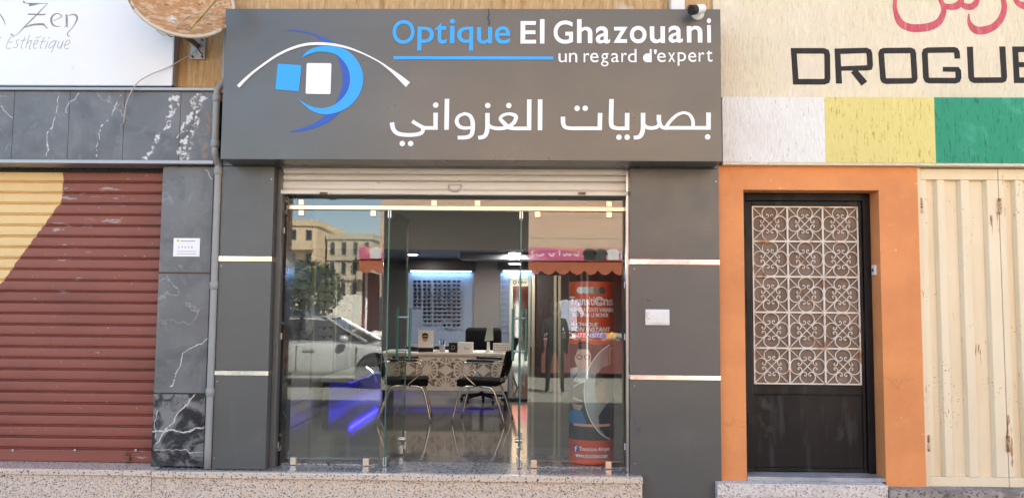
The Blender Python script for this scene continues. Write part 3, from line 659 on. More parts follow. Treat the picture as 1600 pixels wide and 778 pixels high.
def dotp(pts, ox, oy=140, sc=5.926):
    for a, b in pts:
        q = SP(ox+a/sc, oy+b/sc); part('dot', MB().lathe([(.0205, 0), (.0205, .005)], (q[0], YSG, q[1]), 18, 'Y'), M['swhite'], sg)
hw = 34
arab([[(1446,95,42),(1444,380,42)]], 600)
arab([[(1345,95),(1344,230),(1343,380)], [(1345,363,hw),(1260,363,hw),(1195,362,hw),(1150,350,38),(1110,312,38),(1078,272,32),(1105,240,28),(1160,228,28),(1205,238,34)], [(1190,232,32),(1216,246,35),(1222,268,36),(1200,312,36),(1145,350,34),(1095,362,hw),(1040,363,hw),(995,352,hw),(965,330,hw)],
      [(958,220),(958,300),(957,365),(945,415),(918,442,38),(872,449,34)]], 600)
arab([[(815,352,30),(755,360,30),(700,345,34),(673,298,36),(695,248,30),(748,227,28)], [(735,228,28),(760,229,28),(798,248,34),(820,300,40),(820,385,40),(800,430,38),(755,446,36),(682,448,34)]], 600)
arab([[(584,90,42),(579,375,42)]], 600)
arab([[(478,218),(478,290),(477,375)], [(480,358,hw),(420,358,hw),(372,356,hw),(330,337,hw),(262,296,hw)], [(355,352,hw),(362,375,hw),(345,405,36),(290,420,36),(210,423,36),(130,410,38),(88,370,40),(74,308,42)]], 600)
dotp([(1156,151),(961,151),(479,147),(170,502),(247,502)], 600)
arab([[(1463,216),(1463,290),(1463,375)], [(1463,358,hw),(1300,358,hw),(1120,358,hw),(1055,358,hw),(1022,340,hw),(1004,290,40),(1004,238,40)], [(1068,352,30),(1112,292,30),(1170,240,28),(1230,219,26),(1285,235,28),(1316,285,32),(1320,345,32)],
      [(1010,322,hw),(985,350,hw),(935,360,hw),(890,352,hw),(865,330,hw)], [(857,220),(857,300),(856,365),(843,415),(818,442,38),(770,449,34)]], 860)
arab([[(566,92,42),(563,200,42),(562,310,42),(574,346,40),(615,361,hw),(660,362,hw),(712,362,hw)], [(711,220),(710,290),(709,378)]], 860)
arab([[(460,220),(458,290),(456,379)], [(458,362,hw),(300,362,hw),(180,361,hw),(135,348,36),(118,312,40),(116,255,42)]], 860)
dotp([(634,444),(710,444),(247,177),(322,177),(1455,441)], 860)
# bullet camera on the sign
q = P(1090, 23, YSG)
cc = thing('security_camera', 'small white bullet security camera with black front on the grey sign', 'camera', (q.x, YSG, q.z-.06))
part('base', MB().lathe([(.048, 0), (.048, .012), (.03, .03), (.014, .036)], (q.x, YSG, q.z), 20, 'Y'), M['plastic_w'], cc, smooth=True)
dv = Vector((-.72, -.62, -.32)).normalized(); c0 = Vector((q.x-.005, YSG-.075, q.z+.012))
part('arm', MB().rod((q.x, YSG-.03, q.z), c0, .012), M['plastic_w'], cc)
part('body', MB().tube([c0-dv*.05, c0-dv*.045, c0+dv*.05], [.028, .034, .034], 18), M['plastic_w'], cc, smooth=False)
part('lens_hood', MB().tube([c0+dv*.051, c0+dv*.095, c0+dv*.10], [.037, .037, .033], 18), M['plastic_b'], cc, smooth=False)
wire('camera_cable', [(1072, 16, -.37), (1076, 9, -.38), (1083, 10, -.4), (1087, 20, -.4)], .003, M['cable_d'], 'thin black cable looping from the sign top to the bullet camera')
q0, q1 = P(1045, -12, -.01), P(1067, 13, -.01)
jb = thing('junction_box', 'white junction box fixed to the ochre wall above the sign', 'box', (q0.x, -.05, sz1))
part('casing', MB().box(q0.x, q1.x, -.09, -.001, sz1+.03, q0.z), M['plastic_w'], jb, bevel=.005)
part('lid', MB().box(q0.x+.004, q1.x-.004, -.098, -.091, sz1+.036, q0.z-.006), M['plastic_w'], jb, bevel=.004)
wire('sign_wire', [(763, 14, -.368), (764, 22, -.368), (762, 29, -.369), (765, 33, -.372), (763, 39, -.37)], .003, M['cable_d'], 'short dark wire dangling over the top edge of the grey sign')
# meter box
q0, q1 = P(1008, 483, YP), P(1046, 508, YP)
mbx = thing('meter_box', 'small white meter cover with a round lock on the grey pillar', 'box', (q0.x, YP, q1.z))
part('frame', MB().box(q0.x, q1.x, YP-.012, YP-.0005, q1.z, q0.z), M['plastic_w'], mbx, bevel=.006)
part('cover', MB().box(q0.x+.014, q1.x-.014, YP-.017, YP-.0125, q1.z+.014, q0.z-.014), M['plastic_w'], mbx, bevel=.002)
part('lock', MB().lathe([(.009, 0), (.009, .004), (.004, .005)], (q0.x+.028, YP-.017, (q0.z+q1.z)/2-.006), 14, 'Y'), M['steel'], mbx)

# ================================================================== RIGHT NEIGHBOUR
YO = -.06
b2 = thing('hardware_shop_building', 'beige and orange rendered hardware shop building with painted letters', 'building', (3, 0, 0))
part('wall', MB().box(xbb+.001, 12, -.02, 9, 3.14, 11.6), M['beige'], b2)
YB = -.12
tz1, tz0 = PZ(1300, 152, YB), PZ(1300, 254, YB)
xs = [PX(1126, 200, -.1), PX(1289, 200, YB), PX(1461, 200, YB), PX(1650, 200, YB), PX(1830, 200, YB)]
for i, k in enumerate(('bwhite', 'byellow', 'bgreen', 'bwhite')):
    part('painted_band', MB().box(xs[i]+(.0 if i else .01), xs[i+1]-.0005, YB, .05, tz0, tz1), M[k], b2)
part('band_drip', MB().box(xs[0]+.01, 5.6, YB+.004, .04, tz0-.02, tz0-.0005), M['beige'], b2)
# orange wall with the doorway
ox0, ox1 = rx1+.002, PX(1434, 300, YO)
dx0, dx1 = PX(1163, 420, YO), PX(1376, 420, YO)
dzt = PZ(1270, 297, YO)
ow = MB().box(ox0, dx0, YO, .25, zr+.001, dzt).box(dx1, ox1, YO, .25, .1, dzt).box(ox0, ox1, YO, .25, dzt+.0, tz0-.021)
part('orange_wall', ow, M['orange'], b2)
part('side_wall', MB().box(1.62, 12, .26, 9, 0, 3.139), M['concrete'], b2)
part('door_sill', MB().box(dx0+.002, dx1-.002, YO-.01, .25, zr+.0005, zr+.030), M['sill'], b2, bevel=.004)
def paint_letter(strokes, ink, sc=4.2105, ox=1220, oy=0, yw=-.02, cl=False, smooth=False, lift=0):
    mb = MB()
    for i, st in enumerate(strokes):
        c = cl and i == 0
        pts = [(PX(ox+p[0]/sc, oy+p[1]/sc, yw), PZ(ox+p[0]/sc, oy+p[1]/sc, yw), (p[2] if len(p) > 2 else 38)/sc/198) for p in st]
        mb.ribbon(pts, yw-.0012-.0004*i-lift, yw, smooth, c)
    part('painted_letter', mb, M[ink], b2)
paint_letter([[(85,337),(282,337),(300,345),(305,365),(307,515),(303,533),(285,540),(98,540)]], 'ink_black', cl=True)
paint_letter([[(383,552,40),(373,340,38),(562,334,36),(578,342),(583,358),(587,430),(583,445),(568,449,36),(395,453,30)], [(478,466,44),(550,552,48)]], 'ink_black')
paint_letter([[(660,355),(666,341),(680,336),(852,334),(866,340),(871,354),(880,515),(874,529),(862,534),(692,536),(678,530),(672,516)]], 'ink_black', cl=True)
paint_letter([[(1162,388,36),(1158,346),(1150,334),(1138,330),(968,333),(952,339),(947,355),(955,512),(962,527),(976,532),(1148,533),(1162,527),(1169,512),(1167,470),(1160,459,34),(1066,458,32)]], 'ink_black')
paint_letter([[(1244,310,40),(1252,508),(1259,523),(1274,530),(1452,529),(1465,523),(1469,508),(1457,308,40)]], 'ink_black')
paint_letter([[(1760,325),(1542,327),(1552,530),(1770,530)], [(1550,428,34),(1740,426,34)]], 'ink_black')
paint_letter([[(765,-90,16),(752,0,24),(752,70,30),(785,150,46),(845,183,52),(910,188,54),(985,176,52),(1040,145,46),(1070,85,36),(1068,40,34),(1040,-15,24),(1030,-60,14)]], 'ink_pink', smooth=True)
paint_letter([[(1066,38,30),(1110,48,40),(1155,42,46),(1185,12,40),(1180,-30,20)], [(1178,20,30),(1215,45,40),(1255,46,42),(1285,18,38),(1300,-40,18)]], 'ink_pink', smooth=True, lift=.0012)
paint_letter([[(1237,92,6),(1240,150,26),(1275,196,50),(1330,203,54),(1400,178,46),(1448,125,42),(1470,60,38),(1462,0,34),(1440,-50,12)]], 'ink_pink', smooth=True)
paint_letter([[(1530,-40,14),(1545,5,30),(1580,34,44),(1640,46,50),(1720,30,40),(1760,-30,16)]], 'ink_pink', smooth=True)

# iron door
YD = .12
d0, d1 = dx0+.004, dx1-.004
dz0, dz1 = zr+.032, dzt-.006
idr = thing('iron_door', 'black metal door with white rusting scrollwork grille in the orange wall', 'door', ((d0+d1)/2, YD, dz0))
fw = .055
part('frame', MB().box(d0, d0+fw, YD-.02, YD+.06, dz0, dz1), M['bdoor'], idr, bevel=.003)
part('frame', MB().box(d1-fw, d1, YD-.02, YD+.06, dz0, dz1), M['bdoor'], idr, bevel=.003)
part('frame', MB().box(d0+fw+.001, d1-fw-.001, YD-.02, YD+.06, dz1-fw, dz1), M['bdoor'], idr, bevel=.003)
gx_0, gx_1 = PX(1176, 460, YD), PX(1344, 460, YD)
gz1, gz0 = PZ(1260, 322, YD), PZ(1260, 601, YD)
l0, l1 = d0+fw+.003, d1-fw-.003
part('stile', MB().box(l0, gx_0, YD, YD+.04, dz0+.004, dz1-fw-.003), M['bdoor'], idr, bevel=.003)
part('stile', MB().box(gx_1, l1, YD, YD+.04, dz0+.004, dz1-fw-.003), M['bdoor'], idr, bevel=.003)
pz1, pz0 = PZ(1260, 616, YD), PZ(1260, 731, YD)
part('cross_rail', MB().box(gx_0+.001, gx_1-.001, YD+.001, YD+.04, gz1, dz1-fw-.003), M['bdoor'], idr, bevel=.003)
part('cross_rail', MB().box(gx_0+.001, gx_1-.001, YD+.001, YD+.04, pz1, gz0), M['bdoor'], idr, bevel=.003)
part('cross_rail', MB().box(gx_0+.001, gx_1-.001, YD+.001, YD+.04, dz0+.004, pz0), M['bdoor'], idr, bevel=.003)
part('lower_panel', MB().box(gx_0+.002, gx_1-.002, YD+.012, YD+.03, pz0+.002, pz1-.002), M['bdoor'], idr)
part('panel_bead', MB().box(gx_0+.002, gx_1-.002, YD+.004, YD+.0115, pz1-.012, pz1-.003).box(gx_0+.002, gx_1-.002, YD+.004, YD+.0115, pz0+.003, pz0+.012), M['bdoor'], idr, bevel=.002)
part('mesh_screen', MB().box(gx_0+.002, gx_1-.002, YD+.022, YD+.026, gz0+.002, gz1-.002), M['screen'], idr)
part('lock', MB().box(gx_1+.025, gx_1+.05, YD-.006, YD-.0005, PZ(1356, 535, YD), PZ(1356, 490, YD)), M['bdoor'], idr, bevel=.003)
part('keyhole', MB().lathe([(.009, 0), (.009, .004)], (gx_1+.037, YD-.006, PZ(1356, 532, YD)), 10, 'Y'), M['rust'], idr)
for zz in (.62, 1.5, 2.1): part('hinge', MB().rod((d0+fw+.001, YD-.012, zz), (d0+fw+.001, YD-.012, zz+.09), .012), M['bdoor'], idr)
YGR = YD+.004
gr = part('grille', MB().box(gx_0+.003, gx_0+.013, YGR-.006, YGR+.006, gz0+.003, gz1-.003).box(gx_1-.013, gx_1-.003, YGR-.006, YGR+.006, gz0+.003, gz1-.003).box(gx_0+.014, gx_1-.014, YGR-.006, YGR+.006, gz0+.003, gz0+.013).box(gx_0+.014, gx_1-.014, YGR-.006, YGR+.006, gz1-.013, gz1-.003), M['grille'], idr)
cw, ch_ = (gx_1-gx_0-.006)/3, (gz1-gz0-.006)/5
for i in (1, 2):
    xx = gx_0+.003+cw*i; part('bar', MB().box(xx-.007, xx+.007, YGR-.008, YGR+.004, gz0+.014, gz1-.014), M['grille'], gr, bevel=.002)
for j in range(1, 5):
    zz = gz0+.003+ch_*j; part('bar', MB().box(gx_0+.014, gx_1-.014, YGR-.0075, YGR+.0035, zz-.007, zz+.007), M['grille'], gr, bevel=.002)
half = [(0, .49), (.12, .462), (.197, .385), (.218, .29), (.185, .205), (.125, .162), (.065, .172), (.028, .215), (.045, .262), (.085, .262), (.09, .228)]
full = [(-a, b) for a, b in half[::-1]][:-1] + half
smp = catmull([(a, 0, b) for a, b in full], 4)
scroll_me = []
for k in range(4):
    c, s_ = math.cos(k*math.pi/2), math.sin(k*math.pi/2)
    pts = [((a*c - b*s_)*cw*.985, 0, (a*s_ + b*c)*ch_*.985) for a, _, b in smp]
    scroll_me.append(mesh_of(MB().tube(pts, .0042, 6), 'scroll', smooth=True))
dg = [mesh_of(MB().rod((-.5*cw+.006, yy, -s_*(.5*ch_-.006)), (.5*cw-.006, yy, s_*(.5*ch_-.006)), .0040, 6), 'diagonal') for s_, yy in ((1, .003), (-1, .006))]
for i in range(3):
    for j in range(5):
        c = (gx_0+.003+cw*(i+.5), YGR-.001, gz0+.003+ch_*(j+.5))
        for k in range(4): part('scroll', scroll_me[k], M['grille'], gr, loc=c).location = Vector(c)-WL[idr]
        for m_ in dg: part('diagonal', m_, M['grille'], gr, loc=c).location = Vector(c)-WL[idr]
q = P(1370, 422, .03)
db = thing('door_bell', 'small grey door bell on the doorway reveal beside the iron door', 'door bell', (dx1, .03, q.z-.04))
part('casing', MB().box(dx1-.02, dx1-.0005, .005, .06, q.z-.04, q.z+.04), M['plastic_w'], db, bevel=.004)
part('button', MB().lathe([(.012, 0), (.012, .004)], (dx1-.024, .032, q.z), 12, 'X'), M['plastic_b'], db)

# cream folding gate
YT = -.03
gz_0, gz_1 = PZ(1500, 762, YT), PZ(1500, 264, YT)
fg = thing('folding_gate', 'cream painted corrugated metal folding gate with rusty hinges under the green band', 'gate', (ox1+.5, YT, gz_0))
gl0, gl1, gl2 = PX(1441, 400, YT), PX(1564, 400, YT), 0
pw = gl1-gl0
part('post', MB().box(ox1+.003, gl0-.003, YT-.015, .2, gz_0, tz0-.024), M['cream'], fg, bevel=.003)
part('head', MB().box(gl0-.002, gl0+pw*3.2, YT-.01, .2, gz_1+.004, tz0-.024), M['cream'], fg, bevel=.003)
ribs = [(.0, .105), (.19, .335), (.495, .655), (.83, 1.0)]
for k in range(3):
    x0 = gl0+pw*k+.002; x1 = x0+pw-.004
    lf = part('leaf', MB().box(x0, x1, YT+.042, YT+.048, gz_0+.01, gz_1), M['cream'], fg)
    zt_, zb2 = PZ(1500, 281, YT), PZ(1500, 745, YT)
    part('leaf_rail', MB().box(x0, x1, YT, YT+.0415, zt_, gz_1), M['cream'], lf, bevel=.004)
    part('leaf_rail', MB().box(x0, x1, YT, YT+.0415, gz_0+.01, zb2), M['cream'], lf, bevel=.004)
    for a, b in ribs:
        sl = .016
        xx0, xx1 = x0+(x1-x0)*a, x0+(x1-x0)*b
        s0 = 0 if a == 0 else sl; s1 = 0 if b == 1 else sl
        rb = MB().add([(xx0+s0, YT+.0005, zb2+.001), (xx1-s1, YT+.0005, zb2+.001), (xx1, YT+.0415, zb2+.001), (xx0, YT+.0415, zb2+.001), (xx0+s0, YT+.0005, zt_-.001), (xx1-s1, YT+.0005, zt_-.001), (xx1, YT+.0415, zt_-.001), (xx0, YT+.0415, zt_-.001)],
                      [(0,3,2,1),(4,5,6,7),(0,1,5,4),(1,2,6,5),(2,3,7,6),(3,0,4,7)])
        part('rib', rb, M['cream'], lf, bevel=.004)
    for py in (322, 692):
        zz = PZ(1500, py, YT)
        part('hinge', MB().rod((x0-.002, YT-.008, zz-.06), (x0-.002, YT-.008, zz-.004), .013, 10).rod((x0-.002, YT-.008, zz+.004), (x0-.002, YT-.008, zz+.06), .012, 10), M['rust'], fg)

# ================================================================== INSIDE THE SHOP
wm = mat('grey_shop_wall', (.11, .11, .112), .6, layers=[('noise', (.13, .128, .125), 2, .4, .7)])
wd = mat('dark_shop_wall', (.045, .047, .052), .35)
cm = mat('shop_ceiling', (.15, .165, .19), .7)
bh = mat('grey_bulkhead', (.40, .40, .37), .6, layers=[('noise', (.44, .435, .405), (1, 1, 3), .4, .7)])
fl = mat('polished_floor_tile', (.24, .222, .19), .07, layers=[('noise', (.23, .21, .18), 3, .4, .7), ('noise', (.15, .14, .12), 14, .55, .75)], bump=('noise', 1.1, .03, .02))
IX0, IX1, IYB = -2.74, 1.42, 6.1
fo = struct('shop_floor', MB().box(IX0-.2, IX1+.2, .301, IYB+.1, .002, zf-.006), M['concrete'])
nx, ny = 7, 9; tw, tl = (IX1-IX0+.3)/nx, (IYB-.2)/ny
tile = mesh_of(MB().box(.001, tw-.001, .001, tl-.001, -.0055, 0), 'floor_tile')
for i in range(nx):
    for j in range(ny): part('floor_tile', tile, fl, fo, loc=(IX0-.15+i*tw, .302+j*tl, zf))
struct('shop_wall_left', MB().box(IX0-.12, IX0, .302, IYB, zf, 3.12), wm)
struct('shop_wall_right', MB().box(IX1, IX1+.12, .302, IYB, zf, 3.12), wd)
struct('shop_wall_back', MB().box(IX0-.12, IX1+.12, IYB+.002, IYB+.12, zf, 3.12), wm)
struct('shop_wall_front', MB().box(IX0-.12, lx0+.2, .302, .32, zf, 3.12).box(rx0+.01, IX1+.12, .302, .32, zf, 3.12), wd)
struct('shop_ceiling', MB().box(IX0, IX1, .302, IYB, 3.06, 3.12), cm)
YK = 3.8; zso = 2.26
mz = struct('mezzanine', MB().box(IX0+.002, IX1-.002, YK+.03, IYB, zso, zso+.12), cm)
part('bulkhead', MB().box(IX0+.002, IX1-.002, YK, YK+.028, zso-.01, 3.058), bh, mz)
part('bulkhead_trim', MB().box(IX0+.002, IX1-.002, YK-.012, YK-.0005, zso+.03, zso+.045), bh, mz)
part('ceiling_beam', MB().box(-.92, IX1-.002, YK+.6, YK+.95, zso-.10, zso-.001), cm, mz, bevel=.01)
lamp_e = mat('lamp_disc', (.9, .9, .9), .5, emit=((1, .93, .82), 4))
def downlight(px, py, Y, z, label, watt):
    q = P(px, py, Y)
    t = thing('ceiling_light', label, 'lamp', (q.x, q.y, z-.02), group='ceiling spots in the optician shop')
    part('trim', MB().lathe([(.085, 0), (.085, .015), (.07, .0199)], (q.x, q.y, z-.02), 20), M['swhite'], t)
    part('disc', MB().lathe([(.066, 0), (.066, .003)], (q.x, q.y, z-.0235), 20), lamp_e, t)
    ld = bpy.data.lights.new('spot_light', 'AREA'); ld.shape = 'DISK'; ld.size = .13; ld.energy = watt; ld.color = (1, .93, .83)
    lo = bpy.data.objects.new('spot_light', ld); col.objects.link(lo); lo.parent = t; lo.location = (0, 0, -.006)
    WL[lo] = None
downlight(645, 393, 4.75, zso, 'round ceiling spot above the desk, left of the glass doors gap', 3.2)
downlight(803, 393, 4.3, zso-.0, 'round ceiling spot nearer the doors, above the standing mirror', 3.0)
downlight(803, 401, 5.0, zso-.1, 'round ceiling spot farther back, above the standing mirror', 3.0)
q = P(930, 323, 1.5)
downlight(930, 323, 1.6, 3.06, 'round ceiling spot high behind the right window pane', 2.4)
downlight(552, 318, 1.6, 3.06, 'round ceiling spot high behind the left window pane', 2.4)

# display boards with rows of glasses
bd = mat('blue_lit_board', (.20, .26, .36), .4)
bf = mat('board_frame', (.30, .32, .34), .4)
led = mat('board_light', (.8, .9, 1), .5, emit=((.45, .70, 1.0), 1.2))
def sun_mesh(name, wd_=.135, full=True):
    mb = MB(); hh = wd_*.30
    for s_ in (-1, 1):
        cx = s_*wd_*.26
        pts = [(cx + s_*wd_*a, b*hh) for a, b in ((-.20, .42), (.22, .50), (.24, .15), (.16, -.42), (0, -.52), (-.13, -.42), (-.19, 0))]
        if full: mb.plate(pts, -.006, .0)
        else:
            mb.tube([(a, -.003, b) for a, b in pts], .0022, 5, True)
        mb.box(cx+s_*wd_*.23-.002, cx+s_*wd_*.23+.002, -.002, .075, hh*.30, hh*.42)
    mb.box(-wd_*.06, wd_*.06, -.005, -.001, hh*.18, hh*.34)
    return mesh_of(mb, name)
sgm = mat('dark_sunglasses', (.012, .012, .014), .2); spm = mat('thin_spectacles', (.06, .05, .05), .3)
sun_me = sun_mesh('sunglasses', .118); sun_me.materials.append(sgm)
spec_me = sun_mesh('spectacles', .13, False); spec_me.materials.append(spm)
def board(px0, px1, py0, py1, Y, label):
    a, b = P(px0, py0, Y), P(px1, py1, Y)
    t = thing('display_board', label, 'display board', ((a.x+b.x)/2, Y, b.z))
    part('panel', MB().box(a.x, b.x, Y, Y+.03, b.z, a.z), bd, t)
    part('top_lamp', MB().box(a.x+.02, b.x-.02, Y-.05, Y-.02, a.z+.012, a.z+.03), led, t)
    part('pelmet', MB().box(a.x-.06, b.x+.04, Y-.10, Y+.03, a.z+.031, zso-.003), wd, t)
    part('edge', MB().box(a.x-.02, a.x-.001, Y-.01, Y+.03, b.z, a.z).box(b.x+.001, b.x+.02, Y-.01, Y+.03, b.z, a.z).box(a.x-.02, b.x+.02, Y-.012, Y+.03, b.z-.03, b.z-.001), bf, t)
    ld = bpy.data.lights.new('board_light', 'AREA'); ld.shape = 'RECTANGLE'; ld.size = b.x-a.x-.06; ld.size_y = .03; ld.energy = .55; ld.color = (.36, .62, 1)
    lo = bpy.data.objects.new('board_light', ld); col.objects.link(lo); lo.parent = t
    lo.location = Vector(((a.x+b.x)/2, Y-.045, a.z+.009)) - WL[t]; lo.rotation_euler = (R(18), 0, 0); WL[lo] = None
    return a, b
YBD = 5.95
def hang(me, name, x, y, z, label, group, rz=0, cat='glasses'):
    o = bpy.data.objects.new(name, me); col.objects.link(o); o.location = (x, y, z); o.rotation_euler.z = rz
    o['label'] = label; o['category'] = cat; o['group'] = group
    return o
a, b = board(640, 737, 426, 538, YBD, 'blue lit display board covered with rows of dark sunglasses')
cols = [653, 668, 684, 699, 714, 727]
for j in range(12):
    for i, cx in enumerate(cols[:5] if True else cols):
        py = 440 + j*6.15
        if j in (7, 8, 9, 10, 11) and i == 0: continue
        if j == 10 and i == 3: continue
        if j == 11 and i < 3: continue
        q = P(cx + random.uniform(-.5, .5), py, YBD)
        hang(sun_me, 'sunglasses', q.x, YBD-.001-.075, q.z, 'pair of dark sunglasses in the rows on the blue lit board behind the desk', 'dark sunglasses on the lit back board', random.uniform(-.06, .06))
a, b = board(784, 832, 426, 538, YBD, 'blue lit display board of thin spectacles behind the standing mirror')
for j in range(10):
    for cx in (788, 828):
        q = P(cx, 440+j*9.0, YBD)
        hang(spec_me, 'spectacles', q.x, YBD-.076, q.z, 'thin framed spectacles on the blue lit board behind the standing mirror', 'thin spectacles on the lit board')
gp = mat('glossy_grey_panel', (.18, .185, .19), .2)
a, b = P(741, 408, YBD), P(781, 545, YBD)
single('wall_panel', MB().box(a.x, b.x, YBD-.04, IYB, zf, zso-.002), gp, 'glossy grey wall panel between the two blue lit boards', 'wall panel', bevel=.004)
# left wall display
ls = thing('wall_display', 'white framed glasses display along the left wall of the shop', 'display', (IX0, 4.4, zf))
lm = mat('display_white', (.25, .25, .24), .4)
part('back', MB().box(IX0+.002, IX0+.02, 2.6, 5.9, zf+.16, 2.15), mat('display_back', (.12, .12, .125), .3), ls)
for yy in (2.6, 3.75, 4.9, 5.9): part('upright', MB().box(IX0+.002, IX0+.06, yy-.03, yy+.03, zf+.16, 2.15), lm, ls, bevel=.004)
part('bottom_rail', MB().box(IX0+.002, IX0+.07, 2.6, 5.9, zf+.13, zf+.159), lm, ls)
part('door_panel', MB().box(IX0+.021, IX0+.035, 2.64, 3.71, zf+.162, zf+.80), lm, ls)
part('door_panel', MB().box(IX0+.021, IX0+.035, 3.79, 4.86, zf+.162, zf+.80), lm, ls)
part('plinth', MB().box(IX0+.002, IX0+.05, 2.6, 5.9, zf, zf+.129), mat('plinth_stone', (.42, .38, .31), .4), ls)
for yy in (2.95, 3.3, 4.1, 4.45, 5.2, 5.55):
    for j in range(9):
        hang(sun_me, 'sunglasses', IX0+.10, yy, 1.12+j*.115, 'pair of dark sunglasses in the rows on the left wall display', 'dark sunglasses on the left wall', R(90))
pr = thing('framed_photo', 'grey advertising photo of a face in sunglasses on the left wall display', 'picture', (IX0+.02, 3.5, 1.2))
part('sheet', MB().box(IX0+.125, IX0+.13, 3.12, 3.48, 1.22, 1.62), mat('photo_grey', (.35, .34, .32), .4, layers=[('noise', (.08, .08, .08), 6, .45, .6)]), pr)
part('easel', MB().box(IX0+.036, IX0+.124, 3.2, 3.4, 1.19, 1.219), lm, pr)
# low plinth with blue light strip on the floor
blue = mat('blue_led', (.05, .05, .9), .5, emit=((.012, .006, 1.0), .9))
lp_ = thing('light_bench', 'low dark bench on the left of the shop glowing blue underneath', 'bench', (-2.25, 4.9, zf))
part('top', MB().box(-2.62, -2.2, 3.9, 5.85, zf+.30, zf+.36), mat('bench_pale', (.40, .40, .40), .3), lp_, bevel=.004)
part('base', MB().box(-2.6, -2.52, 3.95, 5.8, zf+.001, zf+.299), wd, lp_)
part('light_strip', MB().box(-2.26, -2.235, 3.92, 5.83, zf+.285, zf+.2985), blue, lp_)
ld = bpy.data.lights.new('blue_strip', 'AREA'); ld.shape = 'RECTANGLE'; ld.size = .03; ld.size_y = 1.9; ld.energy = 2.6; ld.color = (.015, .01, 1)
lo = bpy.data.objects.new('blue_strip', ld); col.objects.link(lo); lo.parent = lp_; lo.location = (0, 0, .28); WL[lo] = None

# standing mirror and tall cabinet
mi = mat('mirror_silver', (.55, .60, .58), .05, 1)
YMr = 4.75
a, b = P(796, 433, YMr), P(828, 627, YMr)
sm_ = thing('standing_mirror', 'tall narrow standing mirror with a pale rounded frame behind the right door', 'mirror', ((a.x+b.x)/2, YMr, zf))
part('frame', MB().box(a.x, b.x, YMr, YMr+.05, zf+.012, a.z), mat('mirror_frame', (.42, .44, .40), .35), sm_, bevel=.03)
part('glass', MB().box(a.x+.05, b.x-.03, YMr-.003, YMr-.0005, zf+.06, a.z-.12), mi, sm_)
part('foot', MB().box(a.x-.06, b.x+.06, YMr-.10, YMr+.16, zf+.0005, zf+.011), M['plastic_b'], sm_)
part('emblem', MB().tube([(a.x+.075+.022*math.cos(t), YMr-.003, a.z-.07+.022*math.sin(t)) for t in [k*.7 for k in range(9)]], .005, 5, True), M['plastic_b'], sm_)
mb = MB(); fit_text(mb, 'NEW', a.x+.12, a.x+.24, a.z-.085, a.z-.055, YMr-.002, YMr, .02); part('lettering', mb, M['plastic_b'], sm_)
YCb = 4.6
a, b = P(834, 430, YCb), P(876, 625, YCb)
cb = thing('tall_cabinet', 'tall dark cabinet with cream uprights behind the right window pane', 'cabinet', ((a.x+b.x)/2, YCb, zf))
cr = mat('cabinet_cream', (.50, .44, .35), .4)
part('body', MB().box(a.x+.02, b.x-.1, YCb+.03, YCb+.4, zf+.001, a.z), wd, cb)
part('upright', MB().box(b.x-.095, b.x-.06, YCb, YCb+.4, zf+.001, a.z), cr, cb, bevel=.003)
part('upright', MB().box(b.x-.04, b.x+.0, YCb, YCb+.4, zf+.001, a.z), cr, cb, bevel=.003)
part('upright', MB().box(a.x-.02, a.x+.018, YCb, YCb+.4, zf+.001, a.z), cr, cb, bevel=.003)
# right wall racks of spectacles
rk = thing('spectacle_rack', 'rack of hanging spectacles on the dark right wall of the shop', 'rack', (IX1, 2.6, 1.0))
part('back', MB().box(IX1-.03, IX1-.002, 1.7, 4.1, .95, 2.15), mat('rack_back', (.20, .21, .20), .3), rk)
for j in range(8): part('shelf', MB().box(IX1-.09, IX1-.031, 1.7, 4.1, 1.0+j*.14, 1.008+j*.14), lm, rk)
for yy in (1.9, 2.2, 2.5, 2.8, 3.1, 3.4, 3.7):
    for j in range(8):
        hang(spec_me, 'spectacles', IX1-.085, yy, 1.04+j*.14, 'thin framed spectacles on the rack at the right shop wall', 'thin spectacles on the right wall rack', R(-90))

# ------------------------------------------------------------------ desk
YDk = 3.55
a, b = P(596, 553, YDk), P(793, 611, YDk)
dtop = P(700, 551, YDk).z
dk = thing('reception_desk', 'white reception desk with a relief of star flowers on its front', 'desk', ((a.x+b.x)/2, YDk, zf))
dw = mat('desk_white', (.82, .78, .71), .4); dd = mat('desk_relief', (.36, .31, .255), .5)
pz0 = b.z
part('front_panel', MB().box(a.x, b.x, YDk, YDk+.03, pz0, dtop-.032), dw, dk)
part('top', MB().box(a.x-.02, b.x+.02, YDk-.03, YDk+.72, dtop-.03, dtop), dw, dk, bevel=.004)
for xx in (a.x+.03, b.x-.03):
    part('leg', MB().box(xx-.02, xx+.02, YDk+.06, YDk+.66, zf+.001, dtop-.031), M['plastic_b'], dk)
mb = MB(); st = .46; gs = 1.4
for i in range(-1, 8):
    for j in range(-1, 4):
        cx, cz = a.x+.10+i*st*.5, pz0+.04+j*st*.9+(0 if i % 2 else st*.45)
        for k in range(8):
            an = k*math.pi/4+math.pi/8
            ca, sa = math.cos(an), math.sin(an)
            for tri in (((.035, .004), (.085, .006), (.078, .026)), ((.035, -.004), (.085, -.006), (.078, -.026)), ((.098, .007), (.150, .004), (.092, .036)), ((.098, -.007), (.150, -.004), (.092, -.036))):
                pts = [(cx+gs*(u*ca-v_*sa), cz+gs*(u*sa+v_*ca)) for u, v_ in tri]
                if all(a.x+.01 < p[0] < b.x-.01 and pz0+.008 < p[1] < dtop-.036 for p in pts): mb.plate(pts, YDk-.003, YDk)
pt = part('flower_relief', mb, dd, dk); pt['kind'] = 'stuff'
ld = bpy.data.lights.new('desk_strip', 'AREA'); ld.shape = 'RECTANGLE'; ld.size = 1.3; ld.size_y = .02; ld.energy = .4; ld.color = (.015, .01, 1)
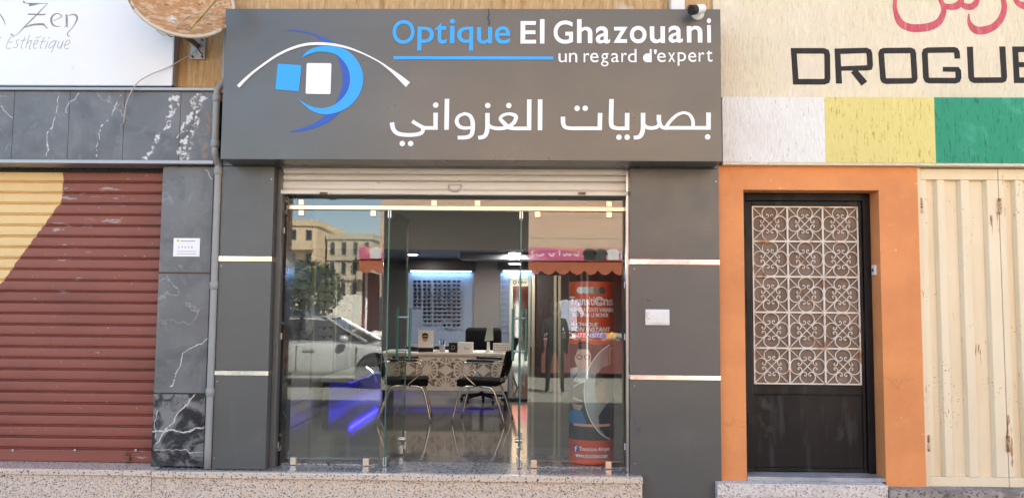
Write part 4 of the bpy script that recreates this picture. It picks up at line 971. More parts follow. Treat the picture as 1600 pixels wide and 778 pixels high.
lo = bpy.data.objects.new('desk_strip', ld); col.objects.link(lo); lo.parent = dk; lo.location = (0, .10, pz0-zf+.02); WL[lo] = None
part('light_strip', MB().box(a.x+.08, b.x-.08, YDk+.04, YDk+.05, pz0+.006, pz0+.016), blue, dk)
# things on the desk
def on_desk(px, dy=.2): q = P(px, 551, YDk+dy); return q.x, YDk+dy
x, y = on_desk(665, .12)
cs = thing('counter_card', 'standing white advert card with a face in sunglasses on the desk', 'card', (x, y, dtop))
part('card', MB().box(x-.095, x+.095, y, y+.006, dtop+.001, dtop+.27), M['swhite'], cs)
part('print_head', MB().plate([(x+.035*math.cos(t)-.01, dtop+.175+.048*math.sin(t)) for t in [k*math.pi/8 for k in range(16)]], y-.0008, y), mat('print_skin', (.5, .29, .19), .5), cs)
part('print_hair', MB().plate([(x-.048, dtop+.185), (x-.045, dtop+.225), (x-.01, dtop+.238), (x+.028, dtop+.222), (x+.03, dtop+.19), (x+.01, dtop+.208), (x-.03, dtop+.205)], y-.0012, y), M['plastic_b'], cs)
part('print_glasses', MB().box(x-.045, x+.027, y-.0016, y, dtop+.172, dtop+.19), M['plastic_b'], cs)
part('print_base', MB().box(x-.094, x+.094, y-.0008, y, dtop+.002, dtop+.055), M['plastic_b'], cs)
x, y = on_desk(645, .25)
for k, lab in enumerate(('black folder at the bottom of the small pile on the desk', 'black folder on top of the small pile on the desk')):
    single('folder', MB().box(x-.1+.01*k, x+.09+.015*k, y, y+.2, dtop+.001+k*.03, dtop+.029+k*.03), M['plastic_b'], lab, 'folder', bevel=.004)
x, y = on_desk(691, .18)
pc = thing('pen_cup', 'clear cup full of pens on the desk', 'pen cup', (x, y, dtop))
part('cup', MB().lathe([(.035, .001), (.038, .09), (.034, .09), (.032, .006)], (x, y, dtop), 16), mat('cup_grey', (.45, .46, .48), .2), pc, smooth=True)
for k in range(6):
    an = k*1.05; part('pen', MB().rod((x+.015*math.cos(an), y+.015*math.sin(an), dtop+.012), (x+.04*math.cos(an), y+.03*math.sin(an), dtop+.14+.01*(k % 3)), .005, 6), (M['swhite'], M['sblue'], M['plastic_b'])[k % 3], pc)
x, y = on_desk(708, .1)
bb = thing('display_box', 'small black box with a ring emblem beside the pens on the desk', 'box', (x, y, dtop))
part('carton', MB().box(x-.055, x+.05, y, y+.05, dtop+.001, dtop+.12), M['plastic_b'], bb)
part('emblem', MB().tube([(x-.002+.022*math.cos(t), y-.0005, dtop+.062+.022*math.sin(t)) for t in [k*math.pi/8 for k in range(16)]], .002, 5, True), M['steel'], bb)
x, y = on_desk(728, .1)
wb = thing('white_box', 'white box with small dark lettering in the middle of the desk', 'box', (x, y, dtop))
part('carton', MB().box(x-.10, x+.085, y, y+.09, dtop+.001, dtop+.125), M['swhite'], wb)
mb = MB(); fit_text(mb, 'Ferl', x-.02, x+.04, dtop+.035, dtop+.065, y-.001, y, .01); part('lettering', mb, M['sign_ink'], wb)
x, y = on_desk(683, .15)
single('computer_mouse', MB().lathe([(.001, .03), (.03, .025), (.042, .012), (.044, .001)], (x, y, dtop), 14), M['plastic_w'], 'small pale mouse beside the advert card on the desk', 'mouse', smooth=True)
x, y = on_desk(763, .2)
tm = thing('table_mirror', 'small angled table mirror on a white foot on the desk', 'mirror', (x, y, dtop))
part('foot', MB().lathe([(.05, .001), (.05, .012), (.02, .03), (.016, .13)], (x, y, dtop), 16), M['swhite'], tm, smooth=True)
part('mirror', MB().plate([(x-.05, dtop+.135), (x+.06, dtop+.15), (x+.055, dtop+.32), (x-.02, dtop+.30)], y-.005, y+.005), mat('painted_reflection', (.42, .50, .43), .25), tm)  # the mirror's pale reflection is painted in as a flat green-grey colour
x, y = on_desk(783, .12)
sc_ = thing('sample_card', 'white card with rows of lens samples at the right end of the desk', 'card', (x, y, dtop))
part('card', MB().box(x-.10, x+.095, y, y+.005, dtop+.001, dtop+.12), M['swhite'], sc_)
for i in range(7):
    for j in range(3): part('sample', MB().lathe([(.008, 0), (.008, .001)], (x-.082+i*.027, y, dtop+.035+j*.03), 8, 'Y'), (M['plastic_b'], M['rust'], M['sign_ink'])[(i+j) % 3], sc_)

# ------------------------------------------------------------------ chairs
pad = mat('black_seat_fabric', (.006, .006, .0065), .9, spec=.15); chm = mat('chrome_tube', (.62, .60, .57), .15, 1)
def soft(mb, name, m, t, w_=.02): 
    o = part(name, mb, m, t); b_ = o.modifiers.new('bevel', 'BEVEL'); b_.width = w_; b_.segments = 4; b_.limit_method = 'ANGLE'
    for p in o.data.polygons: p.use_smooth = True
    return o
def visitor_chair(label, loc, rz):
    t = thing('visitor_chair', label, 'chair', loc, rz=rz)
    soft(MB().add([(-.22,-.23,.405),(.25,-.23,.39),(.25,.23,.39),(-.22,.23,.405),(-.22,-.23,.465),(.25,-.23,.475),(.25,.23,.475),(-.22,.23,.465)], [(0,3,2,1),(4,5,6,7),(0,1,5,4),(1,2,6,5),(2,3,7,6),(3,0,4,7)]), 'seat', pad, t, .025)
    soft(MB().add([(-.26,-.22,.50),(-.225,-.22,.49),(-.225,.22,.49),(-.26,.22,.50),(-.335,-.21,.78),(-.29,-.21,.785),(-.29,.21,.785),(-.335,.21,.78)], [(0,3,2,1),(4,5,6,7),(0,1,5,4),(1,2,6,5),(2,3,7,6),(3,0,4,7)]), 'backrest', pad, t, .014)
    for s_ in (-1, 1):
        part('leg', MB().tube(catmull([(.29, s_*.25, .001), (.22, s_*.24, .30), (.17, s_*.235, .385), (.05, s_*.235, .40)], 4), .013, 8), chm, t, smooth=True)
        part('leg', MB().tube(catmull([(-.30, s_*.25, .001), (-.20, s_*.24, .28), (-.14, s_*.235, .385), (-.02, s_*.235, .40)], 4), .013, 8), chm, t, smooth=True)
        part('arm_frame', MB().tube(catmull([(.03, s_*.245, .41), (.15, s_*.262, .52), (.18, s_*.265, .60), (.13, s_*.265, .655), (-.05, s_*.265, .66), (-.25, s_*.255, .66), (-.27, s_*.235, .64)], 5), .010, 8), chm, t, smooth=True)
        soft(MB().box(-.17, .13, s_*.265-.022, s_*.265+.022, .662, .69), 'armrest', M['plastic_b'], t, .01)
    part('cross_bar', MB().rod((-.02, -.235, .398), (-.02, .235, .398), .010), chm, t)
    for yy in (-.1, .1): part('back_support', MB().tube([(-.16, yy, .40), (-.25, yy, .47), (-.27, yy, .56)], .010), chm, t)
    return t
visitor_chair('black visitor chair with chrome legs right of the desk, facing left', (-.50, 2.72, zf), R(172))
visitor_chair('black visitor chair with chrome legs left of the desk, facing right', (-1.36, 2.72, zf), R(6))
oc = thing('office_chair', 'black office chair behind the reception desk', 'chair', (-.62, 4.62, zf))
soft(MB().box(-.86, -.38, 4.38, 4.86, zf+.42, zf+.50), 'seat', pad, oc, .03)
soft(MB().box(-.87, -.37, 4.84, 4.95, zf+.50, zf+.98), 'backrest', pad, oc, .055)
part('back_spine', MB().tube([(-.62, 4.8, zf+.41), (-.62, 4.97, zf+.45), (-.62, 4.945, zf+.7)], .02), M['plastic_b'], oc)
part('column', MB().rod((-.62, 4.62, zf+.09), (-.62, 4.62, zf+.42), .028), M['plastic_b'], oc)
for k in range(5):
    an = k*2*math.pi/5+.3; ex, ey = -.62+.29*math.cos(an), 4.62+.29*math.sin(an)
    part('foot', MB().tube([(-.62, 4.62, zf+.10), (ex, ey, zf+.07)], [.024, .016], 8), M['plastic_b'], oc)
    part('caster', MB().rod((ex-.02, ey, zf+.028), (ex+.02, ey, zf+.028), .027, 12), M['plastic_b'], oc)

# ------------------------------------------------------------------ advertising column in the window
YTt = .42
tc = P(924, 600, YTt); trx, try_ = (PX(959, 600, YTt)-PX(889, 600, YTt))/2, .17
ttop = PZ(924, 440, YTt-.1)
TT = thing('advertising_column', 'orange curved advertising column for lenses standing behind the right pane', 'display stand', (tc.x, YTt, zf))
TH = ttop-zf
def cyl_pt(u, z, d=0):                       # u in -1..1 across the visible half
    an = u*math.pi/2
    return (tc.x + (trx+d)*math.sin(an), YTt - (try_+d)*math.cos(an), z)
tom = mat('column_orange', (.66, .085, .030), .4)
mb = MB(); n = 36
ring_ = [(tc.x+trx*math.cos(2*math.pi*k/n), YTt+try_*math.sin(2*math.pi*k/n)) for k in range(n)]
mb.add([(x, y, zf+.002) for x, y in ring_]+[(x, y, ttop) for x, y in ring_], [(k, (k+1) % n, (k+1) % n+n, k+n) for k in range(n)]+[tuple(range(n-1, -1, -1)), tuple(range(n, 2*n))])
part('column', mb, tom, TT)
def zpx(py): return ttop - (py-440)/(728-440)*TH
def band(name, z0, z1, m, d=.0012, u0=-1, u1=1, fz0=None, fz1=None):
    mb = MB(); N_ = 24; us = [u0+(u1-u0)*k/N_ for k in range(N_+1)]
    lo = [cyl_pt(u, fz0(u) if fz0 else z0, d) for u in us]; hi = [cyl_pt(u, fz1(u) if fz1 else z1, d) for u in us]
    mb.add(lo+hi, [(k, k+1, k+N_+2, k+N_+1) for k in range(N_)])
    return part(name, mb, m, TT)
def tu(px): return max(-1, min(1, math.asin(max(-1, min(1, (px-924)/35)))/(math.pi/2)))
def blob(name, pts, m, d):                   # a printed shape, wrapped onto the column
    out = []
    bm = bmesh.new(); vs_ = [bm.verts.new((a, b, 0)) for a, b in pts]; bm.faces.new(vs_)
    bmesh.ops.triangulate(bm, faces=bm.faces[:]); bmesh.ops.subdivide_edges(bm, edges=bm.edges[:], cuts=7, use_grid_fill=True)
    me_v = [v.co.copy() for v in bm.verts]; bm.verts.index_update(); fs_ = [tuple(v.index for v in f.verts) for f in bm.faces]; bm.free()
    mb = MB().add([cyl_pt(tu(v.x), zpx(v.y), d) for v in me_v], fs_)
    return part(name, mb, m, TT)
def ell(cx, cy, rx, ry, n=18, a0=0, a1=2*math.pi): return [(cx+rx*math.cos(a0+(a1-a0)*k/n), cy+ry*math.sin(a0+(a1-a0)*k/n)) for k in range(n)]
skin = mat('print_warm_skin', (.66, .45, .34), .5); hairm = mat('print_dark_hair', (.045, .03, .024), .5)
prn_d = mat('print_dark', (.05, .042, .04), .5, layers=[('noise', (.09, .075, .07), 6, .4, .7)]); prn_g = mat('print_grey_street', (.20, .20, .195), .5, layers=[('noise', (.36, .37, .36), (7, 7, 1), .4, .65)])
prn_t = mat('print_pale_shirt', (.55, .52, .47), .5, layers=[('noise', (.40, .37, .33), 5, .4, .7)])
band('photo_field', zpx(690), zpx(540), prn_d, .0012)
blob('photo_street', ell(968, 615, 57, 78, 30, math.pi*.62, math.pi*1.38)[:]+[(957, 545), (957, 684)], prn_g, .0022)
blob('photo_figure', [(889, 600), (889, 580), (905, 574), (920, 566), (930, 575), (935, 600)], prn_t, .0018)
blob('portrait_face', ell(909, 560, 12, 21), skin, .0028); blob('portrait_hair', [(897,562),(896,545),(903,536),(916,535),(922,545),(922,556),(916,547),(902,548)], hairm, .0036)
for cx in (904, 915): blob('portrait_glasses', ell(cx, 560, 4.6, 4.2, 12), hairm, .0036)
for cx in (904, 915): blob('portrait_lens', ell(cx, 560, 3.4, 3.0, 10), skin, .0042)
blob('portrait_face', ell(938, 612, 11, 22), mat('print_brown_skin', (.27, .14, .085), .5), .0032)
blob('portrait_hair', [(927,606),(928,588),(938,576),(957,570),(957,640),(950,636),(947,606),(936,598)], hairm, .0040)
blob('portrait_coat', [(932,652),(944,634),(957,626),(957,688),(945,684),(934,672)], M['plastic_b'], .0046)
blob('portrait_face', ell(901, 632, 7.5, 14), mat('print_pink_skin', (.42, .25, .18), .5), .0030)
blob('portrait_hair', [(892,632),(892,616),(898,608),(907,610),(910,622),(908,628),(903,618),(895,622)], hairm, .0038)
blob('portrait_glasses', [(893,628),(909,630),(908,635),(902,635),(894,633)], M['plastic_b'], .0040)
blob('portrait_coat', [(889,665),(890,648),(898,642),(908,646),(914,662),(912,669)], mat('print_denim', (.05, .16, .28), .6), .0034)
mb = MB()
arc = [(968+57*math.cos(t), 615+78*math.sin(t)) for t in [math.pi*(.60+.80*k/30) for k in range(31)]]
pts_ = [cyl_pt(tu(a), zpx(b), .004) for a, b in arc if a < 958]
part('white_arc', MB().tube(pts_, .004, 5), M['swhite'], TT)
part('white_arc', MB().tube([cyl_pt(tu(a), zpx(b), .004) for a, b in ((889, 612), (896, 607), (905, 601), (911, 599))], .003, 5), M['swhite'], TT)
band('red_bar', zpx(668.5), zpx(664.5), mat('print_salmon', (.72, .28, .2), .5), .0052, tu(896), tu(950))
for k, cc_ in enumerate(((.75, .72, .66), (.55, .56, .54), (.38, .39, .37), (.17, .15, .12), (.08, .085, .075))):
    blob('lens_disc', ell(905+k*8.2, 454, 5.6, 5.6), mat('lens_tone', cc_, .3), .0014+.0006*k)
def col_text(txt, px0, px1, py0, py1, off, name='text_line', m='swhite', d=.0055, shear=0):
    mb = MB()
    def bend(q): return cyl_pt(tu(q[0] + shear*(q[2]-py1)), zpx(q[2]), d if q[1] < 0 else 0.0)
    vs_, fs_ = glyph(txt, off)
    a0, a1 = min(v[0] for v in vs_), max(v[0] for v in vs_); b0, b1 = min(v[1] for v in vs_), max(v[1] for v in vs_)
    mb.add([bend((px0+(x-a0)/(a1-a0)*(px1-px0), -1 if z > 0 else 1, py1+(y-b0)/(b1-b0)*(py0-py1))) for x, y, z in vs_], fs_)
    part(name, mb, M[m], TT)
col_text('Transiti', 890, 926, 464, 478, .012); col_text('ns', 940, 956, 468, 478, .012)
for rr in (6.4, 3.6): part('swirl', MB().tube([cyl_pt(tu(933.5+rr*math.cos(t)), zpx(471.5+rr*math.sin(t)), .0045) for t in [k*math.pi/8+.5 for k in range(15)]], .0055, 6), M['swhite'], TT)
col_text('VERRES A TEINTE VARIABLE', 890, 957, 482, 488.5, .006); col_text('N°1 DANS LE MONDE', 894, 948, 490, 496.5, .006)
col_text('À CHAQUE', 891, 930, 504, 512, .016, shear=-.2); col_text('SON INSTANT', 892, 950, 512.5, 520, .016, shear=-.2); col_text('INTENSITÉ', 893, 938, 520.5, 529, .016, shear=-.2)
col_text('Transitions Afrique', 904, 949, 700, 708, .008); col_text('www.transitions.com', 899, 946, 710.5, 717, .006)
blob('network_badge', [(895.5,698),(902,698),(902,709),(895.5,709)], mat('badge_blue', (.03, .07, .30), .5), .002)
col_text('f', 897.5, 901, 699.5, 708.5, .02, 'badge_letter')

# ================================================================== ACROSS THE STREET (seen in the panes)
def windows(t, wm_, face, spots, w_, h_, y, gm_):
    for cx, cz in spots:
        f = part('window', MB().box(cx-w_/2-.08, cx+w_/2+.08, y, y+.05, cz-h_/2-.08, cz+h_/2+.08), wm_, t)
        part('pane', MB().box(cx-w_/2, cx+w_/2, y+.051, y+.06, cz-h_/2, cz+h_/2), gm_, f)
wf = mat('window_surround', (.42, .36, .28), .8); wg = mat('dark_window', (.03, .035, .04), .1)
salm = mat('salmon_block_wall', (.54, .40, .275), .85, layers=[('noise', (.59, .45, .32), 1.2, .4, .7)], bump=('noise', 9, .3, .02))
sb = thing('salmon_building', 'salmon rendered building across the street reflected in the glass panes', 'building', (4, -16, -.12))
part('wall', MB().box(-4.2, 16, -26, -16, -.12, 10), salm, sb)
for k in range(16): part('joint', MB().box(-4.21, 16, -16, -15.995, .5+k*.6, .515+k*.6), wf, sb)
crm = mat('apartment_cream', (.62, .47, .30), .9, layers=[('noise', (.55, .40, .24), .3, .4, .7)])
gry = mat('apartment_grey', (.46, .40, .30), .9, layers=[('noise', (.38, .33, .25), .3, .4, .7)])
def apartment(name, label, x0, x1, y, h_, m, floors, cols_):
    t = thing(name, label, 'building', ((x0+x1)/2, y, -.12))
    part('wall', MB().box(x0, x1, y-14, y, -.12, h_), m, t)
    part('parapet', MB().box(x0-.15, x1+.15, y-14.1, y+.15, h_, h_+.7), m, t)
    fh = h_/floors
    sp = [(x0+(x1-x0)*(i+.5)/cols_, fh*j+fh*.55) for j in range(floors) for i in range(cols_)]
    windows(t, wf, 0, sp, (x1-x0)/cols_*.36, 1.5, y, wg)
    for j in range(1, floors):
        part('balcony', MB().box(x1-(x1-x0)*.30, x1-.3, y+.001, y+1.2, fh*j-.1, fh*j+1.0), m, t)
        part('slab_band', MB().box(x0, x1-(x1-x0)*.31, y+.001, y+.18, fh*j-.15, fh*j+.1), wf, t)
    return t
apartment('apartment_block', 'cream apartment block far down the side street, left in the reflection', -38, -25.2, -88, 11.2, crm, 4, 7)
apartment('apartment_block', 'grey beige apartment block beside the cream one in the reflection', -24.9, -19.3, -92, 10.0, gry, 4, 4)
apartment('apartment_block', 'ochre apartment block closing the view left of the cream one', -58, -38.5, -84, 12, crm, 4, 7)
lw = single('boundary_wall', MB().box(-20, -10.5, -60.3, -60, -.12, 2.6), mat('limewash', (.66, .60, .50), .9), 'pale low boundary wall below the grey apartment block in the reflection', 'wall')
# a tree down the street
def tree(x, y, h_, rad, label):
    t = thing('street_tree', label, 'tree', (x, y, -.12))
    bark = mat('bark', (.10, .075, .05), .9)
    mb = MB().tube([(x, y, -.12), (x+.1, y, h_*.3), (x, y+.1, h_*.6)], [.22, .16, .08], 8)
    for k in range(6):
        an = k*1.1; mb.tube([(x, y, h_*(.3+.05*k)), (x+rad*.6*math.cos(an), y+rad*.6*math.sin(an), h_*(.5+.05*k))], [.08, .02], 6)
    part('trunk', mb, bark, t)
    rnd = random.Random(3); mb = MB()
    for k in range(3800):
        while True:
            p = Vector((rnd.uniform(-1, 1), rnd.uniform(-1, 1), rnd.uniform(-1, 1)))
            if p.length < 1 and noise.noise(p*2.2+Vector((5, 1, 2))) > -.12: break
        c = Vector((x, y, h_*.58)) + Vector((p.x*rad, p.y*rad, p.z*h_*.42))
        u = Vector((rnd.uniform(-1, 1), rnd.uniform(-1, 1), rnd.uniform(-1, 1))).normalized(); v = u.orthogonal().normalized(); s_ = rnd.uniform(.09, .2)
        mb.add([c-u*s_, c+v*s_*.5, c+u*s_, c-v*s_*.5], [(0, 1, 2, 3)])
    o = part('crown', mb, mat('leaves', (.085, .125, .04), .7, layers=[('noise', (.13, .17, .055), 2, .4, .7)]), t); return t
tree(-14.2, -45, 4.6, 2.3, 'round green street tree before the apartment blocks in the reflection')
tree(-16.8, -43, 4.3, 1.9, 'smaller green street tree at the left edge of the reflection')

# cars
def car(label, loc, rz, paint, hs=1.0):
    t = thing('parked_car', label, 'car', loc, rz=rz); WL[t] = None
    st_ = [(-2.15, .45, .72, .62), (-2.08, .30, .92, .76), (-1.6, .24, .97, .86), (-.8, .22, .97, .885), (.3, .22, .96, .885), (1.0, .23, .93, .875), (1.6, .25, .83, .84), (2.0, .30, .70, .74), (2.14, .42, .58, .58)]
    mb = MB(); rings = []
    for x, z0, z1, hw_ in st_:
        rings.append([(x, s_*hw_*k, z0+(z1-z0)*f) for s_, pr_ in ((1, ((.86, 0), (.97, .12), (1, .45), (.985, .75), (.93, .97), (.80, 1.0))), (-1, ((.80, 1.0), (.93, .97), (.985, .75), (1, .45), (.97, .12), (.86, 0)))) for k, f in pr_])
    m_ = len(rings[0]); vs_ = [v for r_ in rings for v in r_]
    mb.add([(v[0], v[1], v[2]*hs) for v in vs_], [(i*m_+k, i*m_+(k+1) % m_, (i+1)*m_+(k+1) % m_, (i+1)*m_+k) for i in range(len(rings)-1) for k in range(m_)]+[tuple(range(m_)), tuple((len(rings)-1)*m_+k for k in range(m_))])
    bo = part('body', mb, paint, t, smooth=True)
    ss = bo.modifiers.new('sub', 'SUBSURF'); ss.levels = 2; ss.render_levels = 2
    cab = [(-1.85, .93), (-1.45, 1.28), (-.9, 1.40), (-.2, 1.435), (.3, 1.40), (1.15, .93)]
    def cabin(d, z_lo=0): return [(x, z*hs+d) for x, z in cab]
    mb = MB(); n_ = len(cab)
    hw_ = [.74, .62, .57, .565, .58, .74]
    for s_ in (-1, 1): mb.v += [(x, s_*w2, z*hs) for (x, z), w2 in zip(cab, hw_)]
    mb.f = [tuple(range(n_)), tuple(range(2*n_-1, n_-1, -1))]+[(i, i+n_, (i+1) % n_+n_, (i+1) % n_) for i in range(n_)]
    part('window_glass', mb, wg, t)
    rf = MB(); ra = [(-1.47, 1.275), (-.9, 1.405), (-.2, 1.44), (.32, 1.40)]; rw = [.63, .585, .58, .59]
    for s_ in (-1, 1): rf.v += [(x, s_*w2, z*hs+.006) for (x, z), w2 in zip(ra, rw)]
    for s_ in (-1, 1): rf.v += [(x, s_*(w2+.012), z*hs-.05) for (x, z), w2 in zip(ra, rw)]
    rf.f = [(i, i+1, i+5, i+4) for i in range(3)]+[(i, i+8, i+9, i+1) for i in range(3)]+[(i+4, i+5, i+13, i+12) for i in range(3)]
    part('roof', rf, paint, t, smooth=False)
    for s_ in (-1, 1):
        pts = [(x, s_*(w2+.012), z*hs+.0) for (x, z), w2 in zip(cab, hw_)]
        part('roof_pillar', MB().tube([pts[4], pts[5]], .035, 6), paint, t)
        part('roof_pillar', MB().tube([pts[0], pts[1]], .05, 6), paint, t)
        part('roof_pillar', MB().tube([(-.25, s_*.755, .93*hs), (-.25, s_*.585, 1.41*hs)], .035, 6), M['plastic_b'], t)
        part('window_trim', MB().tube([(-1.7, s_*.80, .955*hs), (-.3, s_*.835, .955*hs), (1.1, s_*.79, .935*hs)], .012, 6), M['chrome'], t)
        part('roof_trim', MB().tube(catmull([(x, y*1.03, z+.004) for x, y, z in pts], 5), .012, 6), M['chrome'], t)
        mr = part('mirror', MB().lathe([(.001, -.09), (.07, -.07), (.085, 0), (.06, .07), (.001, .09)], (.72, s_*.97, 1.0*hs), 12, 'X'), paint, t, smooth=True)
        part('door_handle', MB().tube([(-.12, s_*.885, .76*hs), (.12, s_*.885, .765*hs)], .018, 6), M['chrome'], t)
        part('door_seam', MB().box(-.255, -.245, s_*.865-.022, s_*.865+.022, .3, .86*hs), M['plastic_b'], t)
        part('door_seam', MB().box(.955, .965, s_*.86-.022, s_*.86+.022, .35, .84*hs), M['plastic_b'], t)
        part('headlight', MB().lathe([(.001, .0), (.10, .02), (.12, .06)], (1.93, s_*.60, .62*hs), 12, 'X'), M['steel'], t)
        for wx in (-1.32, 1.33):
            wl = part('wheel', MB().lathe([(.20, -.09), (.315, -.085), (.325, -.05), (.325, .05), (.315, .085), (.20, .09)], (wx, s_*.80, .325), 24, 'Y'), M['rubber'], t, smooth=False)
            part('rim', MB().lathe([(.20, -.095), (.205, .0), (.20, .095)], (wx, s_*.80, .325), 20, 'Y'), M['plastic_b'], wl)
            for k in range(5):
                an = k*2*math.pi/5; part('spoke', MB().tube([(wx, s_*.897, .325), (wx+.19*math.cos(an), s_*.897, .325+.19*math.sin(an))], .026, 6), M['steel'], wl)
            part('wheel_arch', MB().tube([(wx+.36*math.cos(t_), s_*.835, .325+.36*math.sin(t_)) for t_ in [k*math.pi/12 for k in range(-1, 14)]], .045, 6), M['plastic_b'], t)
    return t
silver = mat('silver_car_paint', (.40, .41, .405), .3, .15, coat=.5); darkp = mat('dark_car_paint', (.03, .035, .05), .2, .3, coat=.6)
car('silver hatchback parked across the street, reflected in the left pane', (-4.43, -10.6, -.12), 0, silver)
car('dark estate car parked farther off behind the silver hatchback in the reflection', (-7.6, -20, -.12), R(8), darkp, 1.08)

# market stall with clothes
stl = thing('market_stall', 'clothes stall with red awning and pink banner, reflected in the glass panes', 'stall', (-.5, -13.2, -.12))
redc = mat('red_awning', (.50, .07, .035), .8, layers=[('noise', (.58, .14, .06), 2, .4, .7)]); orc = mat('orange_valance', (.44, .12, .055), .8)
SX0, SX1 = -4.0, 4.6
for xx in (SX0+.1, -.4, 1.4, SX1-.1):
    for yy in (-12.7, -14.9): part('post', MB().rod((xx, yy, -.12), (xx, yy, 2.75), .03), (M['swhite'] if xx < 2 else M['steel']), stl)
part('awning', MB().add([(SX0, -12.3, 2.62), (SX1, -12.3, 2.62), (SX1, -15.2, 3.0), (SX0, -15.2, 3.0), (SX0, -12.3, 2.65), (SX1, -12.3, 2.65), (SX1, -15.2, 3.03), (SX0, -15.2, 3.03)], [(0,3,2,1),(4,5,6,7),(0,1,5,4),(1,2,6,5),(2,3,7,6),(3,0,4,7)]), redc, stl)
mb = MB(); nsc = 26; ws = (SX1-SX0)/nsc
for k in range(nsc):
    x0 = SX0+k*ws
    mb.plate([(x0, 2.619), (x0, 2.42), (x0+ws*.2, 2.35), (x0+ws*.5, 2.31), (x0+ws*.8, 2.35), (x0+ws*.999, 2.42), (x0+ws*.999, 2.619)], -12.28, -12.29)
part('valance', mb, orc, stl)
part('banner', MB().box(SX0, SX1, -12.26, -12.25, 2.66, 2.95), mat('pink_banner', (.62, .10, .24), .6, layers=[('noise', (.70, .30, .15), (.8, .8, 3), .5, .6)]), stl)
for xx, cc_ in ((1.42, (.02, .02, .02)), (1.68, (.05, .06, .05)), (1.97, (.72, .68, .66)), (2.27, (.60, .56, .62)), (2.6, (.7, .66, .66)), (-3.6, (.7, .66, .66)), (-3.2, (.04, .04, .05)), (-2.85, (.7, .62, .66))):
    pts = [(xx-.13, 2.67), (xx-.13, 2.80), (xx-.17, 2.80), (xx-.13, 2.90), (xx-.04, 2.94), (xx+.04, 2.94), (xx+.13, 2.90), (xx+.17, 2.80), (xx+.13, 2.80), (xx+.13, 2.67)]
    mb = MB().plate(pts, -12.25, -12.245)
    part('banner_shirt', mb, mat('banner_shirt', cc_, .6), stl)
def scrib(x, pts): # banner writing, mirrored for the reader in the street
    q = [(x+a*.1, 2.74+b*.1, .032) for a, b in pts]
    part('banner_letter', MB().ribbon(q, -12.2495, -12.243), M['swhite'], stl)
for x, pts in ((1.15, [(0, 1.5), (0, .5), (-.5, .3), (-1, .7)]), (.98, [(0, .7), (-.5, .3), (-1, .8), (-1.3, .3), (-1.9, .5)]), (.70, [(.2, 1.7), (.1, .3)]), (.60, [(0, .9), (-.4, .3), (-1, .3), (-1.3, .9)]), (.36, [(0, .7), (-.7, .3), (-1.4, .3), (-2, .7)]), (.10, [(0, 1.5), (-.3, .9), (0, .4), (-.4, -.1)])):
    scrib(x, pts)
part('back_curtain', MB().box(SX0+.05, SX1-.05, -15.05, -15.02, .0, 2.9), mat('dark_red_cloth', (.20, .03, .02), .9, layers=[('noise', (.30, .06, .04), (5, 5, .6), .4, .6)]), stl)
part('side_curtain', MB().box(SX0-.02, SX0+.0, -15, -12.8, .2, 2.4), mat('red_cloth', (.5, .05, .04), .9), stl)
part('table_top', MB().box(SX0+.1, SX0+1.7, -14.2, -12.9, .78, .82), M['concrete'], stl)
part('table_top', MB().box(.3, 3.4, -14.2, -12.9, .78, .82), M['concrete'], stl)
part('table_skirt', MB().box(SX0+.12, SX0+1.68, -12.92, -12.9, .0, .779).box(.32, 3.38, -12.92, -12.9, .0, .779), mat('stall_skirt', (.16, .05, .04), .9), stl)
cl_cols = [((.7, .68, .66), 'white'), ((.5, .04, .05), 'red'), ((.05, .09, .25), 'navy'), ((.62, .35, .12), 'orange'), ((.3, .32, .34), 'grey'), ((.65, .5, .42), 'peach')]
cm_ = [mat('cloth_'+n_, c_, .9) for c_, n_ in cl_cols]
def heap(x, y, z, s_, k, lab):
    mb = MB(); n_, m_ = 16, 8; rnd = random.Random(k)
    for i in range(m_+1):
        for j in range(n_):
            th, ph = math.pi/2*i/m_, 2*math.pi*j/n_
            v = Vector((math.sin(th)*math.cos(ph), math.sin(th)*math.sin(ph), math.cos(th)))
            r_ = 1+.35*noise.noise(v*2.3+Vector((k*3.1, 0, 0)))
            mb.v.append((x+v.x*s_*1.2*r_, y+v.y*s_*r_, z+v.z*s_*.6*r_))
    mb.f = [(i*n_+j, i*n_+(j+1) % n_, (i+1)*n_+(j+1) % n_, (i+1)*n_+j) for i in range(m_) for j in range(n_)]
    single('folded_garment', mb, cm_[k % 6], lab, 'clothes', smooth=True)
k = 0
ccol = ['white', 'red', 'navy', 'orange', 'grey', 'peach']
for x in (-3.7, -3.4, -3.1, -2.8, -2.5): heap(x, -13.1-.12*(k % 2), .823, .20, k, f'crumpled {ccol[k%6]} garment on the stall table behind the silver car'); k += 1
for x in (.6, .95, 1.3, 1.65, 2.0, 2.35, 2.7): heap(x, -13.1-.1*(k % 2), .823, .23, k, f'crumpled {ccol[k%6]} garment on the right stall table, {["first","second","third","fourth","fifth","sixth","seventh"][k-5]} from its left end'); k += 1
def garment(x, y, z, m, lab):
    pts = [(x-.20, z-.75), (x-.19, z-.25), (x-.32, z-.42), (x-.38, z-.34), (x-.22, z-.05), (x-.07, z), (x, z-.04), (x+.07, z), (x+.22, z-.05), (x+.38, z-.34), (x+.32, z-.42), (x+.19, z-.25), (x+.20, z-.75)]
    t = thing('hanging_shirt', lab, 'shirt', (x, y, z-.75))
    part('cloth', MB().plate(pts, y+.04, y-.04), m, t, bevel=.02)
    part('hanger', MB().tube([(x, y, z-.02), (x, y, 2.63)], .006, 6), M['steel'], t)
garment(.95, -12.6, 1.75, mat('pale_blue_shirt', (.45, .5, .62), .9), 'pale blue shirt hanging under the stall awning')
garment(-2.6, -12.6, 2.0, cm_[0], 'white shirt hanging under the stall awning')

